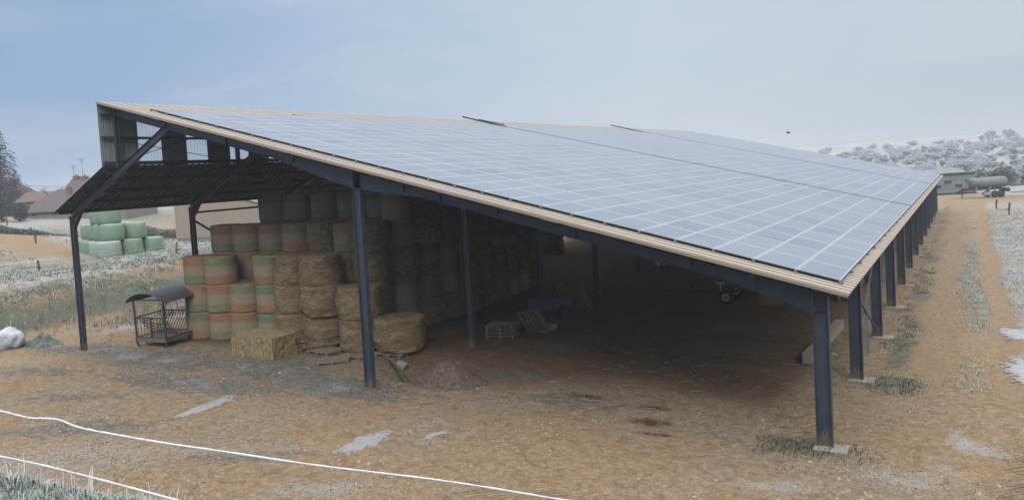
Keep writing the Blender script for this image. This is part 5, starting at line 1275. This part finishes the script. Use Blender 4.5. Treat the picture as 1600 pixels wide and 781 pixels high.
w = bpy.data.worlds.new('World'); sc.world = w; w.use_nodes = True; nt = w.node_tree; nt.nodes.clear()
W = NT.__new__(NT); W.t = nt; W.n = nt.nodes; W.out = nt.nodes.new('ShaderNodeOutputWorld')
SUN_EL, SUN_DIR = math.radians(38), Vector((.55, -.83))
sky = W.node('ShaderNodeTexSky'); sky.sky_type = 'NISHITA'; sky.sun_disc = False; sky.sun_elevation = SUN_EL; sky.sun_rotation = math.atan2(SUN_DIR.x, SUN_DIR.y); sky.air_density = 1.0; sky.dust_density = 3; sky.ozone_density = 1.5
dirv = W.coord('Generated'); sp = W.node('ShaderNodeSeparateXYZ'); W.link(dirv, sp.inputs[0])
dot = W.node('ShaderNodeVectorMath'); dot.operation = 'DOT_PRODUCT'; W.link(dirv, dot.inputs[0]); dot.inputs[1].default_value = (.86, .51, 0)
side = W.math('ADD', dot.outputs['Value'], W.math('MULTIPLY', W.math('SUBTRACT', W.noise(W.map(dirv, (1, 1, 2.5)), 2.4, 4, .55), .5), .35))
cl = W.ramp(W.math('ADD', W.math('MULTIPLY', side, .5), .5), [(.20, (.245, .375, .60)), (.30, (.29, .42, .61)), (.46, (.44, .55, .68)), (.60, (.53, .61, .68)), (.74, (.48, .56, .635)), (.9, (.45, .525, .605))])
cl = W.mix(W.math('MULTIPLY', W.step(W.noise(W.map(dirv, (1, 1, 3.4)), 3.0, 7, .62, .5), .40, .72), .45), cl, (.60, .645, .69))
cl = W.mix(W.math('MULTIPLY', W.step(sp.outputs[2], .28, .62), .85), cl, (.60, .60, .595))
zen = W.math('ADD', 1.0, W.math('MULTIPLY', W.step(sp.outputs[2], .30, .95), 2.9))
clz = W.node('ShaderNodeVectorMath'); clz.operation = 'SCALE'; W.link(cl, clz.inputs[0]); W.link(W.math('MULTIPLY', zen, 10.0), clz.inputs['Scale'])
mixn = W.mix(.88, sky.outputs[0], clz.outputs[0])
bg = W.node('ShaderNodeBackground'); bg.inputs['Strength'].default_value = .1; W.link(mixn, bg.inputs[0]); W.link(bg.outputs[0], W.out.inputs[0])
sl = bpy.data.lights.new('sun', 'SUN'); sl.energy = .8; sl.angle = math.radians(24); sl.color = (1, .96, .9); so_ = bpy.data.objects.new('sun', sl); COL.objects.link(so_)
sd = Vector((SUN_DIR.x * math.cos(SUN_EL), SUN_DIR.y * math.cos(SUN_EL), math.sin(SUN_EL))); so_.rotation_euler = sd.to_track_quat('Z', 'Y').to_euler()

# ------------------------------------------------------------------ camera
f_, pcy, yaw, pit, rol = 1182.99, 328.51, .54411406, -.0516725, -.0570665
ca, sa, cb, sb, cc, ss = math.cos(yaw), math.sin(yaw), math.cos(pit), math.sin(pit), math.cos(rol), math.sin(rol)
F = Vector((-sa * cb, ca * cb, sb)); R = Vector((ca, sa, 0)); Uv = R.cross(F); R, Uv = R * cc + Uv * ss, -R * ss + Uv * cc
cd = bpy.data.cameras.new('camera'); cam = bpy.data.objects.new('camera', cd); COL.objects.link(cam)
cd.sensor_fit = 'HORIZONTAL'; cd.sensor_width = 36; cd.lens = 36 * f_ / 1600; cd.shift_y = -(390.5 - pcy) / 1600; cd.clip_end = 3000; cd.clip_start = .1
mt = Matrix((R, Uv, -F)).transposed().to_4x4(); mt.translation = CAM; cam.matrix_world = mt
sc.camera = cam
sc.view_settings.view_transform = 'Standard'; sc.view_settings.look = 'None'; sc.view_settings.gamma = 1; sc.view_settings.exposure = .12; sc.view_settings.use_curve_mapping = False
cy = sc.cycles; cy.max_bounces = 6; cy.diffuse_bounces = 0; cy.glossy_bounces = 3; cy.transparent_max_bounces = 12; cy.volume_bounces = 2; cy.use_denoising = True
